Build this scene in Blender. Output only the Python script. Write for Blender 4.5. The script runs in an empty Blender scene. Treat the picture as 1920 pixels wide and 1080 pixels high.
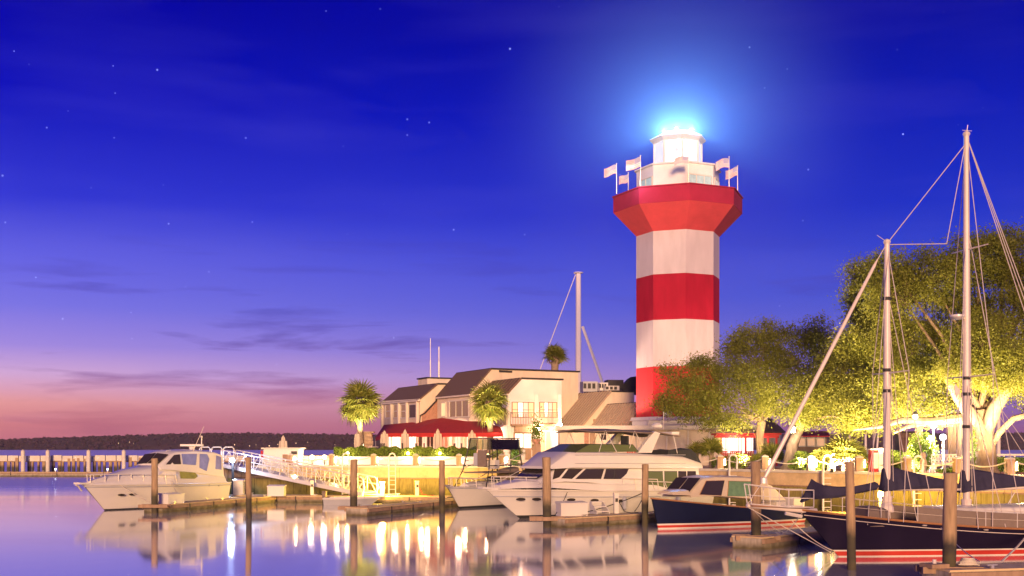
import bpy, bmesh, math, random
import numpy as np
from mathutils import Vector, Matrix

random.seed(7)
rng = np.random.default_rng(7)
sc = bpy.context.scene
COL = sc.collection

# ------------------------------------------------------------------ camera
F, H, HY = 2200.0, 3.4, 838.0          # focal length in photo pixels, eye height, horizon row
cam_d = bpy.data.cameras.new('camera')
cam = bpy.data.objects.new('camera', cam_d)
COL.objects.link(cam)
cam.location = (0, 0, H)
cam.rotation_euler = (math.radians(90), 0, 0)
cam_d.sensor_width = 36
cam_d.lens = 36 * F / 1920
cam_d.shift_y = (HY - 540) / 1920
cam_d.clip_end = 9000
sc.camera = cam

# ------------------------------------------------------------------ view + render settings
sc.view_settings.view_transform = 'Standard'
sc.view_settings.look = 'None'
sc.view_settings.exposure = 0
sc.view_settings.gamma = 1
sc.cycles.max_bounces = 7
sc.cycles.diffuse_bounces = 3
sc.cycles.glossy_bounces = 4
sc.cycles.transparent_max_bounces = 12
sc.cycles.volume_bounces = 0
sc.cycles.sample_clamp_indirect = 4
sc.cycles.caustics_reflective = False
sc.cycles.caustics_refractive = False
sc.cycles.use_denoising = True


def lin(r, g, b):
    f = lambda c: (c / 255 / 12.92) if c <= 10 else ((c / 255 + .055) / 1.055) ** 2.4
    return (f(r), f(g), f(b), 1)


# ------------------------------------------------------------------ sky at dusk
world = bpy.data.worlds.new('World')
sc.world = world
world.use_nodes = True
wn, wl = world.node_tree.nodes, world.node_tree.links
wn.clear()


def wnode(t, **k):
    n = wn.new(t)
    for a, b in k.items():
        setattr(n, a, b)
    return n


def wmath(op, a, b=None, clamp=False):
    n = wnode('ShaderNodeMath', operation=op, use_clamp=clamp)
    for i, v in enumerate((a, b)):
        if v is None:
            continue
        if isinstance(v, (int, float)):
            n.inputs[i].default_value = v
        else:
            wl.new(v, n.inputs[i])
    return n.outputs[0]


def wramp(fac, stops):
    r = wnode('ShaderNodeValToRGB')
    cr = r.color_ramp
    cr.elements[0].position, cr.elements[0].color = stops[0]
    cr.elements[1].position, cr.elements[1].color = stops[-1]
    for p, c in stops[1:-1]:
        e = cr.elements.new(p)
        e.color = c
    wl.new(fac, r.inputs[0])
    return r.outputs[0]


def wmix(fac, a, b, mode='MIX'):
    n = wnode('ShaderNodeMix', data_type='RGBA', blend_type=mode)
    for s, v in ((n.inputs[0], fac), (n.inputs[6], a), (n.inputs[7], b)):
        if isinstance(v, (int, float)):
            s.default_value = v
        elif isinstance(v, tuple):
            s.default_value = v
        else:
            wl.new(v, s)
    return n.outputs[2]


tc = wnode('ShaderNodeTexCoord')
sep = wnode('ShaderNodeSeparateXYZ')
wl.new(tc.outputs['Generated'], sep.inputs[0])
el = wmath('MULTIPLY', sep.outputs[2], 1.6)                # elevation factor: sin(el) * 1.6
hx = wmath('DIVIDE', sep.outputs[0], wmath('MAXIMUM', wmath('SQRT', wmath('ADD', wmath('MULTIPLY', sep.outputs[0], sep.outputs[0]), wmath('MULTIPLY', sep.outputs[1], sep.outputs[1]))), .001))
az = wmath('MULTIPLY_ADD', hx, 1.3)
wn[az.node.name].inputs[2].default_value = .54              # 0 toward the afterglow (left), 1 away from it
az = wmath('MAXIMUM', wmath('MINIMUM', az, 1.0), 0.0)
s = lambda y: (838 - y) / math.hypot(F, 838 - y) * 1.6
warm = wramp(el, [(0.0, lin(196, 108, 130)), (s(800), lin(214, 124, 132)), (s(760), lin(234, 156, 156)), (s(710), lin(216, 172, 216)),
                  (s(660), lin(164, 140, 226)), (s(590), lin(124, 118, 230)), (s(500), lin(98, 97, 228)), (s(400), lin(48, 54, 212)),
                  (s(210), lin(4, 12, 188)), (s(24), lin(0, 0, 162)), (1.0, lin(0, 1, 96))])
cool = wramp(el, [(0.0, lin(100, 58, 126)), (s(800), lin(128, 84, 150)), (s(740), lin(132, 106, 196)), (s(655), lin(100, 100, 204)),
                  (s(560), lin(56, 76, 204)), (s(400), lin(20, 46, 196)), (s(233), lin(2, 26, 182)), (s(60), lin(0, 10, 156)), (1.0, lin(0, 2, 92))])
base = wmix(wmath('SMOOTH_MIN', az, 1.0), warm, cool)
# thin dusk clouds, flattened toward the horizon
mp = wnode('ShaderNodeMapping')
mp.inputs['Scale'].default_value = (5.0, 5.0, 46.0)
mp.inputs['Rotation'].default_value = (0, math.radians(3), 0)
wl.new(tc.outputs['Generated'], mp.inputs[0])
nz = wnode('ShaderNodeTexNoise')
nz.inputs['Scale'].default_value = 1.15
nz.inputs['Detail'].default_value = 7
nz.inputs['Roughness'].default_value = .55
nz.inputs['Distortion'].default_value = .35
wl.new(mp.outputs[0], nz.inputs[0])
cl = wramp(nz.outputs[0], [(0.535, (0, 0, 0, 1)), (.68, (1, 1, 1, 1))])
lowband = wramp(el, [(0.0, (.5, .5, .5, 1)), (.08, (.55, .55, .55, 1)), (.11, (.85, .85, .85, 1)), (.2, (.45, .45, .45, 1)), (.33, (0, 0, 0, 1))])
clf = wmath('MULTIPLY', wmath('MULTIPLY', cl, lowband), 1.0)
cloudcol = wramp(el, [(0.0, lin(170, 90, 118)), (.05, lin(176, 92, 120)), (.10, lin(128, 84, 150)), (.15, lin(78, 62, 160)), (.3, lin(60, 56, 180))])
base = wmix(clf, base, cloudcol)
# pale high streaks
mp2 = wnode('ShaderNodeMapping')
mp2.inputs['Scale'].default_value = (3.0, 3.0, 20.0)
mp2.inputs['Location'].default_value = (4.2, 1.1, 3.0)
wl.new(tc.outputs['Generated'], mp2.inputs[0])
nz2 = wnode('ShaderNodeTexNoise')
nz2.inputs['Scale'].default_value = 1.4
nz2.inputs['Detail'].default_value = 4
wl.new(mp2.outputs[0], nz2.inputs[0])
c2 = wramp(nz2.outputs[0], [(.5, (0, 0, 0, 1)), (.8, (.16, .16, .16, 1))])
base = wmix(wmath('MULTIPLY', c2, wmath('SUBTRACT', 1.0, el, True)), base, lin(120, 110, 225))
# stars
vor = wnode('ShaderNodeTexVoronoi')
vor.inputs['Scale'].default_value = 62
wl.new(tc.outputs['Generated'], vor.inputs['Vector'])
star = wmath('LESS_THAN', vor.outputs['Distance'], .05)
sepc = wnode('ShaderNodeSeparateColor')
wl.new(vor.outputs['Color'], sepc.inputs[0])
star = wmath('MULTIPLY', star, wmath('MULTIPLY', wmath('POWER', sepc.outputs[0], 3.2), wmath('MULTIPLY', el, 1.6, True)))
base = wmix(star, base, (.75, .85, 1.0, 1), 'ADD')
bg = wnode('ShaderNodeBackground')
wl.new(base, bg.inputs[0])
bg.inputs[1].default_value = 1.0
wo = wnode('ShaderNodeOutputWorld')
wl.new(bg.outputs[0], wo.inputs[0])
world.cycles.sampling_method = 'MANUAL'
world.cycles.sample_map_resolution = 512

# ------------------------------------------------------------------ warm light from the harbour side behind the camera
sun_d = bpy.data.lights.new('sun', 'SUN')
sun_d.energy = 4.9
sun_d.color = (1.0, .60, .33)
sun_d.angle = math.radians(12)
sun = bpy.data.objects.new('sun', sun_d)
COL.objects.link(sun)
_az, _el = math.radians(0.5), math.radians(9)
_from = Vector((math.sin(_az) * math.cos(_el), -math.cos(_az) * math.cos(_el), math.sin(_el)))
sun.rotation_euler = _from.to_track_quat('Z', 'Y').to_euler()
sun.location = (0, -40, 40)

# ------------------------------------------------------------------ materials
MATS = {}


def mat(name, col, rough=.6, metal=0.0, var=.15, scale=4.0, bump=0.0, bscale=30.0, emit=0.0, ecol=None, sample=True, spec=.5, stretch=(1, 1, 1), alpha=None):
    if name in MATS:
        return MATS[name]
    m = bpy.data.materials.new(name)
    m.use_nodes = True
    nt = m.node_tree
    b = nt.nodes['Principled BSDF']
    b.inputs['Roughness'].default_value = rough
    b.inputs['Metallic'].default_value = metal
    b.inputs['Specular IOR Level'].default_value = spec
    c = (*col[:3], 1)
    b.inputs['Base Color'].default_value = c
    tcn = nt.nodes.new('ShaderNodeTexCoord')
    mpn = nt.nodes.new('ShaderNodeMapping')
    mpn.inputs['Scale'].default_value = stretch
    nt.links.new(tcn.outputs['Object'], mpn.inputs[0])
    if var > 0:
        n = nt.nodes.new('ShaderNodeTexNoise')
        n.inputs['Scale'].default_value = scale
        n.inputs['Detail'].default_value = 6
        n.inputs['Roughness'].default_value = .65
        nt.links.new(mpn.outputs[0], n.inputs[0])
        r = nt.nodes.new('ShaderNodeValToRGB')
        r.color_ramp.elements[0].position = .3
        r.color_ramp.elements[1].position = .7
        r.color_ramp.elements[0].color = tuple(max(0, v * (1 - var)) for v in c[:3]) + (1,)
        r.color_ramp.elements[1].color = tuple(min(1, v * (1 + var)) for v in c[:3]) + (1,)
        nt.links.new(n.outputs[0], r.inputs[0])
        nt.links.new(r.outputs[0], b.inputs['Base Color'])
    if bump > 0:
        n2 = nt.nodes.new('ShaderNodeTexNoise')
        n2.inputs['Scale'].default_value = bscale
        n2.inputs['Detail'].default_value = 3
        nt.links.new(mpn.outputs[0], n2.inputs[0])
        bp = nt.nodes.new('ShaderNodeBump')
        bp.inputs['Strength'].default_value = bump
        bp.inputs['Distance'].default_value = .02
        nt.links.new(n2.outputs[0], bp.inputs['Height'])
        nt.links.new(bp.outputs[0], b.inputs['Normal'])
    if emit > 0:
        b.inputs['Emission Color'].default_value = (*(ecol or col)[:3], 1)
        b.inputs['Emission Strength'].default_value = emit
        if not sample:
            m.cycles.emission_sampling = 'NONE'
    if alpha is not None:
        b.inputs['Alpha'].default_value = alpha
    MATS[name] = m
    return m


def leafmat(name, c1, c2, c3, trans=.35):
    m = bpy.data.materials.new(name)
    m.use_nodes = True
    nt = m.node_tree
    b = nt.nodes['Principled BSDF']
    b.inputs['Roughness'].default_value = .55
    b.inputs['Specular IOR Level'].default_value = .3
    g = nt.nodes.new('ShaderNodeNewGeometry')
    r = nt.nodes.new('ShaderNodeValToRGB')
    r.color_ramp.elements[0].color = (*c1, 1)
    r.color_ramp.elements[1].color = (*c3, 1)
    e = r.color_ramp.elements.new(.55)
    e.color = (*c2, 1)
    tcn = nt.nodes.new('ShaderNodeTexCoord')
    n = nt.nodes.new('ShaderNodeTexNoise')
    n.inputs['Scale'].default_value = 1.3
    n.inputs['Detail'].default_value = 3
    nt.links.new(tcn.outputs['Object'], n.inputs[0])
    mx = nt.nodes.new('ShaderNodeMath')
    mx.operation = 'MULTIPLY_ADD'
    mx.inputs[1].default_value = .55
    nt.links.new(g.outputs['Random Per Island'], mx.inputs[0])
    sb = nt.nodes.new('ShaderNodeMath')
    sb.operation = 'MULTIPLY_ADD'
    sb.inputs[1].default_value = 1.4
    sb.inputs[2].default_value = -.45
    nt.links.new(n.outputs[0], sb.inputs[0])
    nt.links.new(sb.outputs[0], mx.inputs[2])
    nt.links.new(mx.outputs[0], r.inputs[0])
    nt.links.new(r.outputs[0], b.inputs['Base Color'])
    tr = nt.nodes.new('ShaderNodeBsdfTranslucent')
    nt.links.new(r.outputs[0], tr.inputs[0])
    ms = nt.nodes.new('ShaderNodeMixShader')
    ms.inputs[0].default_value = trans
    nt.links.new(b.outputs[0], ms.inputs[1])
    nt.links.new(tr.outputs[0], ms.inputs[2])
    nt.links.new(ms.outputs[0], nt.nodes['Material Output'].inputs[0])
    MATS[name] = m
    return m


def glassmat(name, tint, opac=.25):
    m = bpy.data.materials.new(name)
    m.use_nodes = True
    nt = m.node_tree
    nt.nodes.remove(nt.nodes['Principled BSDF'])
    t = nt.nodes.new('ShaderNodeBsdfTransparent')
    t.inputs[0].default_value = (*tint, 1)
    g = nt.nodes.new('ShaderNodeBsdfGlossy')
    g.inputs['Roughness'].default_value = .05
    fr = nt.nodes.new('ShaderNodeFresnel')
    fr.inputs[0].default_value = 1.5
    ms = nt.nodes.new('ShaderNodeMixShader')
    nt.links.new(fr.outputs[0], ms.inputs[0])
    nt.links.new(t.outputs[0], ms.inputs[1])
    nt.links.new(g.outputs[0], ms.inputs[2])
    nt.links.new(ms.outputs[0], nt.nodes['Material Output'].inputs[0])
    MATS[name] = m
    return m


def stainmat(name, dry, wet, z0, z1, rough=.85, green=None):
    """wood or concrete with a tide line: weathered above, wet and grown over below"""
    m = bpy.data.materials.new(name)
    m.use_nodes = True
    nt = m.node_tree
    b = nt.nodes['Principled BSDF']
    b.inputs['Roughness'].default_value = rough
    g = nt.nodes.new('ShaderNodeNewGeometry')
    sp = nt.nodes.new('ShaderNodeSeparateXYZ')
    nt.links.new(g.outputs['Position'], sp.inputs[0])
    mpn = nt.nodes.new('ShaderNodeMapping')
    mpn.inputs['Scale'].default_value = (1, 1, .15)
    nt.links.new(g.outputs['Position'], mpn.inputs[0])
    n = nt.nodes.new('ShaderNodeTexNoise')
    n.inputs['Scale'].default_value = 12
    n.inputs['Detail'].default_value = 7
    nt.links.new(mpn.outputs[0], n.inputs[0])
    n3 = nt.nodes.new('ShaderNodeTexNoise')
    n3.inputs['Scale'].default_value = 2.5
    n3.inputs['Detail'].default_value = 5
    nt.links.new(g.outputs['Position'], n3.inputs[0])
    mr = nt.nodes.new('ShaderNodeMapRange')
    mr.inputs[1].default_value = z0
    mr.inputs[2].default_value = z1
    ad = nt.nodes.new('ShaderNodeMath')
    ad.operation = 'MULTIPLY_ADD'
    ad.inputs[1].default_value = .5 * (z1 - z0 + .3)
    nt.links.new(n3.outputs[0], ad.inputs[0])
    nt.links.new(sp.outputs[2], ad.inputs[2])
    sb = nt.nodes.new('ShaderNodeMath')
    sb.operation = 'SUBTRACT'
    sb.inputs[1].default_value = .25 * (z1 - z0 + .3)
    nt.links.new(ad.outputs[0], sb.inputs[0])
    nt.links.new(sb.outputs[0], mr.inputs[0])

    def rampo(src, a, c):
        r = nt.nodes.new('ShaderNodeValToRGB')
        r.color_ramp.elements[0].position = .3
        r.color_ramp.elements[1].position = .7
        r.color_ramp.elements[0].color = (*a, 1)
        r.color_ramp.elements[1].color = (*c, 1)
        nt.links.new(src, r.inputs[0])
        return r.outputs[0]
    d = rampo(n.outputs[0], tuple(v * .7 for v in dry), tuple(v * 1.2 for v in dry))
    w = rampo(n3.outputs[0], wet, green or tuple(v * 1.6 for v in wet))
    mx = nt.nodes.new('ShaderNodeMix')
    mx.data_type = 'RGBA'
    nt.links.new(mr.outputs[0], mx.inputs[0])
    nt.links.new(w, mx.inputs[6])
    nt.links.new(d, mx.inputs[7])
    nt.links.new(mx.outputs[2], b.inputs['Base Color'])
    bp = nt.nodes.new('ShaderNodeBump')
    bp.inputs['Strength'].default_value = .5
    bp.inputs['Distance'].default_value = .02
    nt.links.new(n.outputs[0], bp.inputs['Height'])
    nt.links.new(bp.outputs[0], b.inputs['Normal'])
    MATS[name] = m
    return m


M_pile = stainmat('pile_wood', (.40, .27, .15), (.040, .034, .028), .9, 1.25, green=(.09, .075, .035))
M_bulk = stainmat('bulkhead_wood', (.30, .24, .07), (.09, .075, .02), .35, 1.0, green=(.20, .17, .03))
M_float = stainmat('float_concrete', (.42, .36, .28), (.07, .06, .035), .05, .3, green=(.16, .13, .06))
M_conc = mat('quay_concrete', (.66, .48, .26), .85, var=.22, scale=1.6, bump=.3, bscale=8)
M_conc2 = mat('cap_concrete', (.66, .60, .50), .8, var=.12, scale=2, bump=.2)
M_pave = mat('promenade_paving', (.42, .30, .22), .8, var=.25, scale=.8, bump=.4, bscale=6)
M_terr = mat('terrace_paving', (.40, .33, .26), .8, var=.2, scale=1.0)
M_cream = mat('cream_stucco', (.72, .60, .45), .8, var=.12, scale=1.2, bump=.3, bscale=20, stretch=(1, 1, .35))
M_white = mat('white_stucco', (.80, .76, .72), .75, var=.06, scale=.9, bump=.2, bscale=25)
M_trim = mat('cream_trim', (.72, .64, .54), .6, var=.05)
M_redlit = mat('lighthouse_red_lit', (.50, .026, .040), .75, spec=.12, var=.14, scale=1.6, bump=.2, bscale=14, stretch=(1, 1, .25))  # band red brightened in the colour for floodlight on the lowest band
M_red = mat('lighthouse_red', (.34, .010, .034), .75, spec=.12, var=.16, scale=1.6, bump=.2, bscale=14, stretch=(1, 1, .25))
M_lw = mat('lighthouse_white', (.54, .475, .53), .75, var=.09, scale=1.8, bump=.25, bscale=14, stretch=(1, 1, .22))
M_redf_uplit = mat('flare_red_uplit', (.58, .065, .085), .75, spec=.12, var=.10, scale=1.2, bump=.2, bscale=14)  # same red paint, lightened in the colour for lamplight from below
M_redd = mat('lighthouse_red_deep', (.36, .020, .06), .75, spec=.12, var=.12, scale=.9, bump=.15, bscale=25)
M_roof = mat('roof_shingle', (.16, .10, .07), .8, var=.3, scale=14, bump=.6, bscale=20, stretch=(1, 1, 3))
M_metalroof = mat('metal_roof', (.40, .30, .22), .6, .0, var=.1, scale=3)
M_dark = mat('dark_trim', (.03, .025, .025), .6, var=.1)
M_brick = mat('brick', (.42, .22, .15), .85, var=.25, scale=9, bump=.4)
M_awning = mat('red_canvas', (.50, .028, .026), .75, var=.1, scale=3, bump=.2, bscale=12)
M_umb = mat('cream_canvas', (.62, .52, .40), .8, var=.08, scale=3, bump=.4, bscale=8, stretch=(1, 1, .2))
M_gel = mat('white_gelcoat', (.70, .66, .62), .25, var=.04, scale=1.2)
M_gel2 = mat('grey_gelcoat', (.42, .42, .46), .35, var=.06, scale=1.5)
M_navy = mat('navy_gelcoat', (.010, .014, .042), .3, var=.15, scale=1, spec=.3)
M_navy2 = mat('dark_navy_gelcoat', (.014, .009, .026), .3, var=.15, scale=1, spec=.3)
M_stripe = mat('white_stripe', (.75, .70, .62), .4, var=.05)
M_boot = mat('red_antifouling', (.55, .04, .025), .5, var=.1)
M_teak = mat('varnished_teak', (.36, .17, .07), .4, var=.25, scale=6, stretch=(.3, 6, 6))
M_cover = mat('navy_sail_canvas', (.030, .026, .060), .8, var=.2, scale=4, bump=.6, bscale=5)
M_spar = mat('painted_spar', (.72, .62, .56), .35, var=.05)
M_chrome = mat('stainless_steel', (.72, .66, .60), .35, .15, var=.03)
M_wire = mat('rigging_wire', (.78, .68, .56), .4, .3, var=0)
M_rope = mat('white_rope', (.70, .62, .50), .9, var=.1, scale=30)
M_black = mat('black_rubber', (.02, .02, .022), .6, var=.1)
M_win = mat('tinted_glass', (.045, .035, .03), .12, var=0, spec=.35)
M_wing = mat('green_tinted_glass', (.12, .15, .06), .12, var=0, spec=.35)
M_canvas = mat('dark_canvas', (.03, .032, .035), .85, var=.15, bump=.5, bscale=6)
M_taupe = mat('taupe_canvas', (.20, .15, .125), .85, var=.1)
M_bark = mat('oak_bark', (.17, .12, .08), .95, var=.35, scale=5, bump=.9, bscale=9, stretch=(1, 1, .3))
M_palmbark = mat('palm_bark', (.30, .22, .15), .95, var=.3, scale=6, bump=.9, bscale=12, stretch=(1, 1, 2.5))
M_mulch = mat('red_mulch', (.30, .11, .06), .95, var=.4, scale=12, bump=.8, bscale=20)
M_wood = mat('weathered_timber', (.34, .22, .14), .85, var=.25, scale=5, bump=.4, bscale=12, stretch=(1, 1, .2))
M_stone = mat('stone_pillar', (.42, .30, .20), .9, var=.4, scale=4, bump=.8, bscale=8)
M_alu = mat('aluminium', (.62, .58, .50), .35, .6, var=.05)
M_bluec = mat('bait_blue', (.2, .3, .5), .5)
M_leaf1 = leafmat('oak_leaves', (.14, .15, .022), (.21, .225, .034), (.28, .28, .05), .5)
M_leaf2 = leafmat('shrub_leaves', (.05, .09, .015), (.15, .24, .03), (.28, .36, .06))
M_leaf3 = leafmat('hedge_leaves', (.05, .09, .012), (.20, .28, .035), (.34, .40, .07))
M_leaf4 = leafmat('palm_leaves', (.09, .13, .02), (.22, .24, .04), (.38, .36, .09))
M_wlit = mat('lit_window', (.5, .3, .15), .3, var=0, emit=1.1, ecol=(1.0, .60, .30), sample=False)
M_wdim = mat('dim_window', (.06, .03, .02), .15, var=0, emit=.20, ecol=(1.0, .50, .20), sample=False, spec=1)
M_wwhite = mat('bright_window', (.8, .7, .6), .3, var=0, emit=1.7, ecol=(1.0, .84, .70), sample=False)
M_wpink = mat('pink_lit_curtain', (.7, .45, .35), .6, var=0, emit=.75, ecol=(1.0, .62, .50), sample=False)
M_lampW = mat('warm_lamp_glass', (1, .9, .7), .4, var=0, emit=11, ecol=(1.0, .72, .34), sample=False)
M_lampC = mat('cool_lamp_glass', (1, 1, 1), .4, var=0, emit=30, ecol=(.72, .80, 1.0), sample=False)
M_lampY = mat('yellow_lamp_glass', (1, .9, .5), .4, var=0, emit=24, ecol=(1.0, .74, .20), sample=False)
M_lens = mat('beacon_lens', (1, 1, 1), .3, var=0, emit=2.2, ecol=(.86, .95, 1.0), sample=False)
M_glass = glassmat('lantern_glass', (.93, .97, 1.0))
M_wscreen = glassmat('clear_screen', (.55, .62, .50))

# ------------------------------------------------------------------ geometry helpers
WM = {}                                                     # world matrix of every root


def P(px, py, d):
    return Vector(((px - 960) / F * d, d, H - (py - HY) / F * d))


def G(px, d, z=0.0):
    return Vector(((px - 960) / F * d, d, z))


def tag(o, label=None, cat=None, group=None, kind=None):
    if label:
        o['label'] = label
    if cat:
        o['category'] = cat
    if group:
        o['group'] = group
    if kind:
        o['kind'] = kind
    return o


def thing(name, label, cat, loc=(0, 0, 0), rz=0.0, group=None):
    o = bpy.data.objects.new(name, None)
    COL.objects.link(o)
    o.empty_display_size = .3
    o.location = loc
    o.rotation_euler = (0, 0, rz)
    WM[o.name] = Matrix.Translation(Vector(loc)) @ Matrix.Rotation(rz, 4, 'Z')
    return tag(o, label, cat, group)


class MB:
    def __init__(s):
        s.v, s.f, s.m, s.cur = [], [], [], 0

    def add(s, vs, fs):
        b = len(s.v)
        s.v += [tuple(v) for v in vs]
        s.f += [tuple(i + b for i in f) for f in fs]
        s.m += [s.cur] * len(fs)
        return s

    def box(s, c, size, rz=0.0):
        x, y, z = (k / 2 for k in size)
        R = Matrix.Rotation(rz, 3, 'Z')
        vs = [Vector(c) + R @ Vector((sx * x, sy * y, sz * z)) for sx in (-1, 1) for sy in (-1, 1) for sz in (-1, 1)]
        return s.add(vs, [(0, 1, 3, 2), (4, 6, 7, 5), (0, 4, 5, 1), (2, 3, 7, 6), (0, 2, 6, 4), (1, 5, 7, 3)])

    def beam(s, a, b, w, h):
        """a box from a to b, w wide and h high"""
        a, b = Vector(a), Vector(b)
        d = (b - a).normalized()
        up = Vector((0, 0, 1)) if abs(d.z) < .95 else Vector((0, 1, 0))
        r = d.cross(up).normalized() * (w / 2)
        u = r.cross(d).normalized() * (h / 2)
        vs = [p + i * r + j * u for p in (a, b) for i, j in ((-1, -1), (1, -1), (1, 1), (-1, 1))]
        return s.add(vs, [(0, 1, 2, 3), (4, 7, 6, 5), (0, 4, 5, 1), (1, 5, 6, 2), (2, 6, 7, 3), (3, 7, 4, 0)])

    def tube(s, pts, r, n=8, cap=True):
        pts = [Vector(p) for p in pts]
        rr = r if isinstance(r, (list, tuple)) else [r] * len(pts)
        rings = []
        for i, p in enumerate(pts):
            d = (pts[min(i + 1, len(pts) - 1)] - pts[max(i - 1, 0)]).normalized()
            up = Vector((0, 0, 1)) if abs(d.z) < .9 else Vector((0, 1, 0))
            a = d.cross(up).normalized()
            b = a.cross(d).normalized()
            rings.append([p + rr[i] * (math.cos(t) * a + math.sin(t) * b) for t in (2 * math.pi * k / n for k in range(n))])
        return s.loft(rings, cap)

    def loft(s, rings, cap=True, closed=True):
        n = len(rings[0])
        vs = [v for r in rings for v in r]
        fs = []
        for i in range(len(rings) - 1):
            for k in range(n if closed else n - 1):
                k2 = (k + 1) % n
                fs.append((i * n + k, i * n + k2, (i + 1) * n + k2, (i + 1) * n + k))
        if cap and closed:
            fs.append(tuple(range(n - 1, -1, -1)))
            fs.append(tuple((len(rings) - 1) * n + k for k in range(n)))
        return s.add(vs, fs)

    def lathe(s, c, prof, n=16, a0=0.0, cap=True):
        c = Vector(c)
        rings = [[c + Vector((r * math.cos(a0 + 2 * math.pi * k / n), r * math.sin(a0 + 2 * math.pi * k / n), z)) for k in range(n)] for r, z in prof]
        return s.loft(rings, cap)

    def prism(s, poly, ext):
        """polygon (list of points) extruded by vector ext"""
        e = Vector(ext)
        p = [Vector(v) for v in poly]
        n = len(p)
        vs = p + [v + e for v in p]
        fs = [tuple(range(n)), tuple(range(2 * n - 1, n - 1, -1))]
        fs += [(k, (k + 1) % n, n + (k + 1) % n, n + k) for k in range(n)]
        return s.add(vs, fs)

    def sphere(s, c, r, n=10, sz=1.0):
        prof = [(max(1e-3, r * math.sin(math.pi * k / n)), -r * sz * math.cos(math.pi * k / n)) for k in range(n + 1)]
        return s.lathe(c, prof, n + 2)

    def build(s, name, m, parent=None, w=False, smooth=False, kind=None, label=None, origin=None):
        vs = s.v
        if parent is not None and w:
            inv = WM[parent.name].inverted()
            vs = [inv @ Vector(v) for v in vs]
        loc = None
        if parent is None and origin is not None:
            loc = Vector(origin)
            vs = [Vector(v) - loc for v in vs]
        me = bpy.data.meshes.new(name)
        me.from_pydata([tuple(v) for v in vs], [], s.f)
        if len(s.f) < 30000:
            bm = bmesh.new()
            bm.from_mesh(me)
            bmesh.ops.recalc_face_normals(bm, faces=bm.faces)
            bm.to_mesh(me)
            bm.free()
        for mm in (m if isinstance(m, (list, tuple)) else [m]):
            me.materials.append(mm)
        if isinstance(m, (list, tuple)):
            me.polygons.foreach_set('material_index', s.m)
        if smooth:
            me.polygons.foreach_set('use_smooth', [True] * len(me.polygons))
            try:
                me.set_sharp_from_angle(angle=math.radians(40))
            except Exception:
                pass
        me.update()
        o = bpy.data.objects.new(name, me)
        COL.objects.link(o)
        if parent is not None:
            o.parent = parent
            WM[o.name] = WM[parent.name]
        else:
            if loc:
                o.location = loc
            WM[o.name] = Matrix.Translation(loc or Vector())
        if kind:
            o['kind'] = kind
        if label:
            o['label'] = label
        return o


def light(parent, p, power, col, r=.08, w=True, spot=None, aim=None, blend=.6, name='bulb'):
    d = bpy.data.lights.new(name, 'SPOT' if spot else 'POINT')
    d.energy = power
    d.color = col
    d.shadow_soft_size = r
    if spot:
        d.spot_size = math.radians(spot)
        d.spot_blend = blend
    o = bpy.data.objects.new(name, d)
    COL.objects.link(o)
    p = Vector(p)
    if spot and aim is not None:
        q = (p - Vector(aim)).to_track_quat('Z', 'Y')
        if parent is not None and w:
            q = WM[parent.name].to_quaternion().inverted() @ q
        o.rotation_euler = q.to_euler()
    o.parent = parent
    o.location = (WM[parent.name].inverted() @ p) if (parent is not None and w) else p
    return o


def quads(name, pts, size, m, parent=None, kind='stuff', flat=0.0, asp=.6, origin=None):
    """many leaf-sized faces at the given points (N,3)"""
    n = len(pts)
    a = rng.normal(size=(n, 3))
    if flat:
        a[:, 2] *= (1 - flat)
    a /= np.linalg.norm(a, axis=1)[:, None]
    b = np.cross(a, rng.normal(size=(n, 3)))
    b /= np.linalg.norm(b, axis=1)[:, None] + 1e-9
    sz = size * rng.uniform(.45, 1.6, size=(n, 1))
    a, b = a * sz * .5, b * sz * .5 * asp
    v = np.stack([pts - a, pts + b, pts + a, pts - b], axis=1).reshape(-1, 3)
    if parent is not None:
        inv = np.array(WM[parent.name].inverted())
        v = v @ inv[:3, :3].T + inv[:3, 3]
    elif origin is not None:
        v = v - np.array(origin)
    me = bpy.data.meshes.new(name)
    me.vertices.add(4 * n)
    me.vertices.foreach_set('co', v.astype(np.float32).ravel())
    me.loops.add(4 * n)
    me.loops.foreach_set('vertex_index', np.arange(4 * n, dtype=np.int32))
    me.polygons.add(n)
    me.polygons.foreach_set('loop_start', np.arange(0, 4 * n, 4, dtype=np.int32))
    me.polygons.foreach_set('loop_total', np.full(n, 4, dtype=np.int32))
    me.materials.append(m)
    me.update(calc_edges=True)
    o = bpy.data.objects.new(name, me)
    COL.objects.link(o)
    if parent is not None:
        o.parent = parent
        WM[o.name] = WM[parent.name]
    elif origin is not None:
        o.location = origin
    if kind:
        o['kind'] = kind
    return o


def copy_tree(o, parent=None):
    c = o.copy()
    COL.objects.link(c)
    if parent is not None:
        c.parent = parent
    for ch in list(o.children):
        copy_tree(ch, c)
    return c


ORD = ['first', 'second', 'third', 'fourth', 'fifth', 'sixth', 'seventh', 'eighth', 'ninth', 'tenth', 'eleventh', 'twelfth',
       'thirteenth', 'fourteenth', 'fifteenth', 'sixteenth', 'seventeenth', 'eighteenth', 'nineteenth', 'twentieth']

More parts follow.
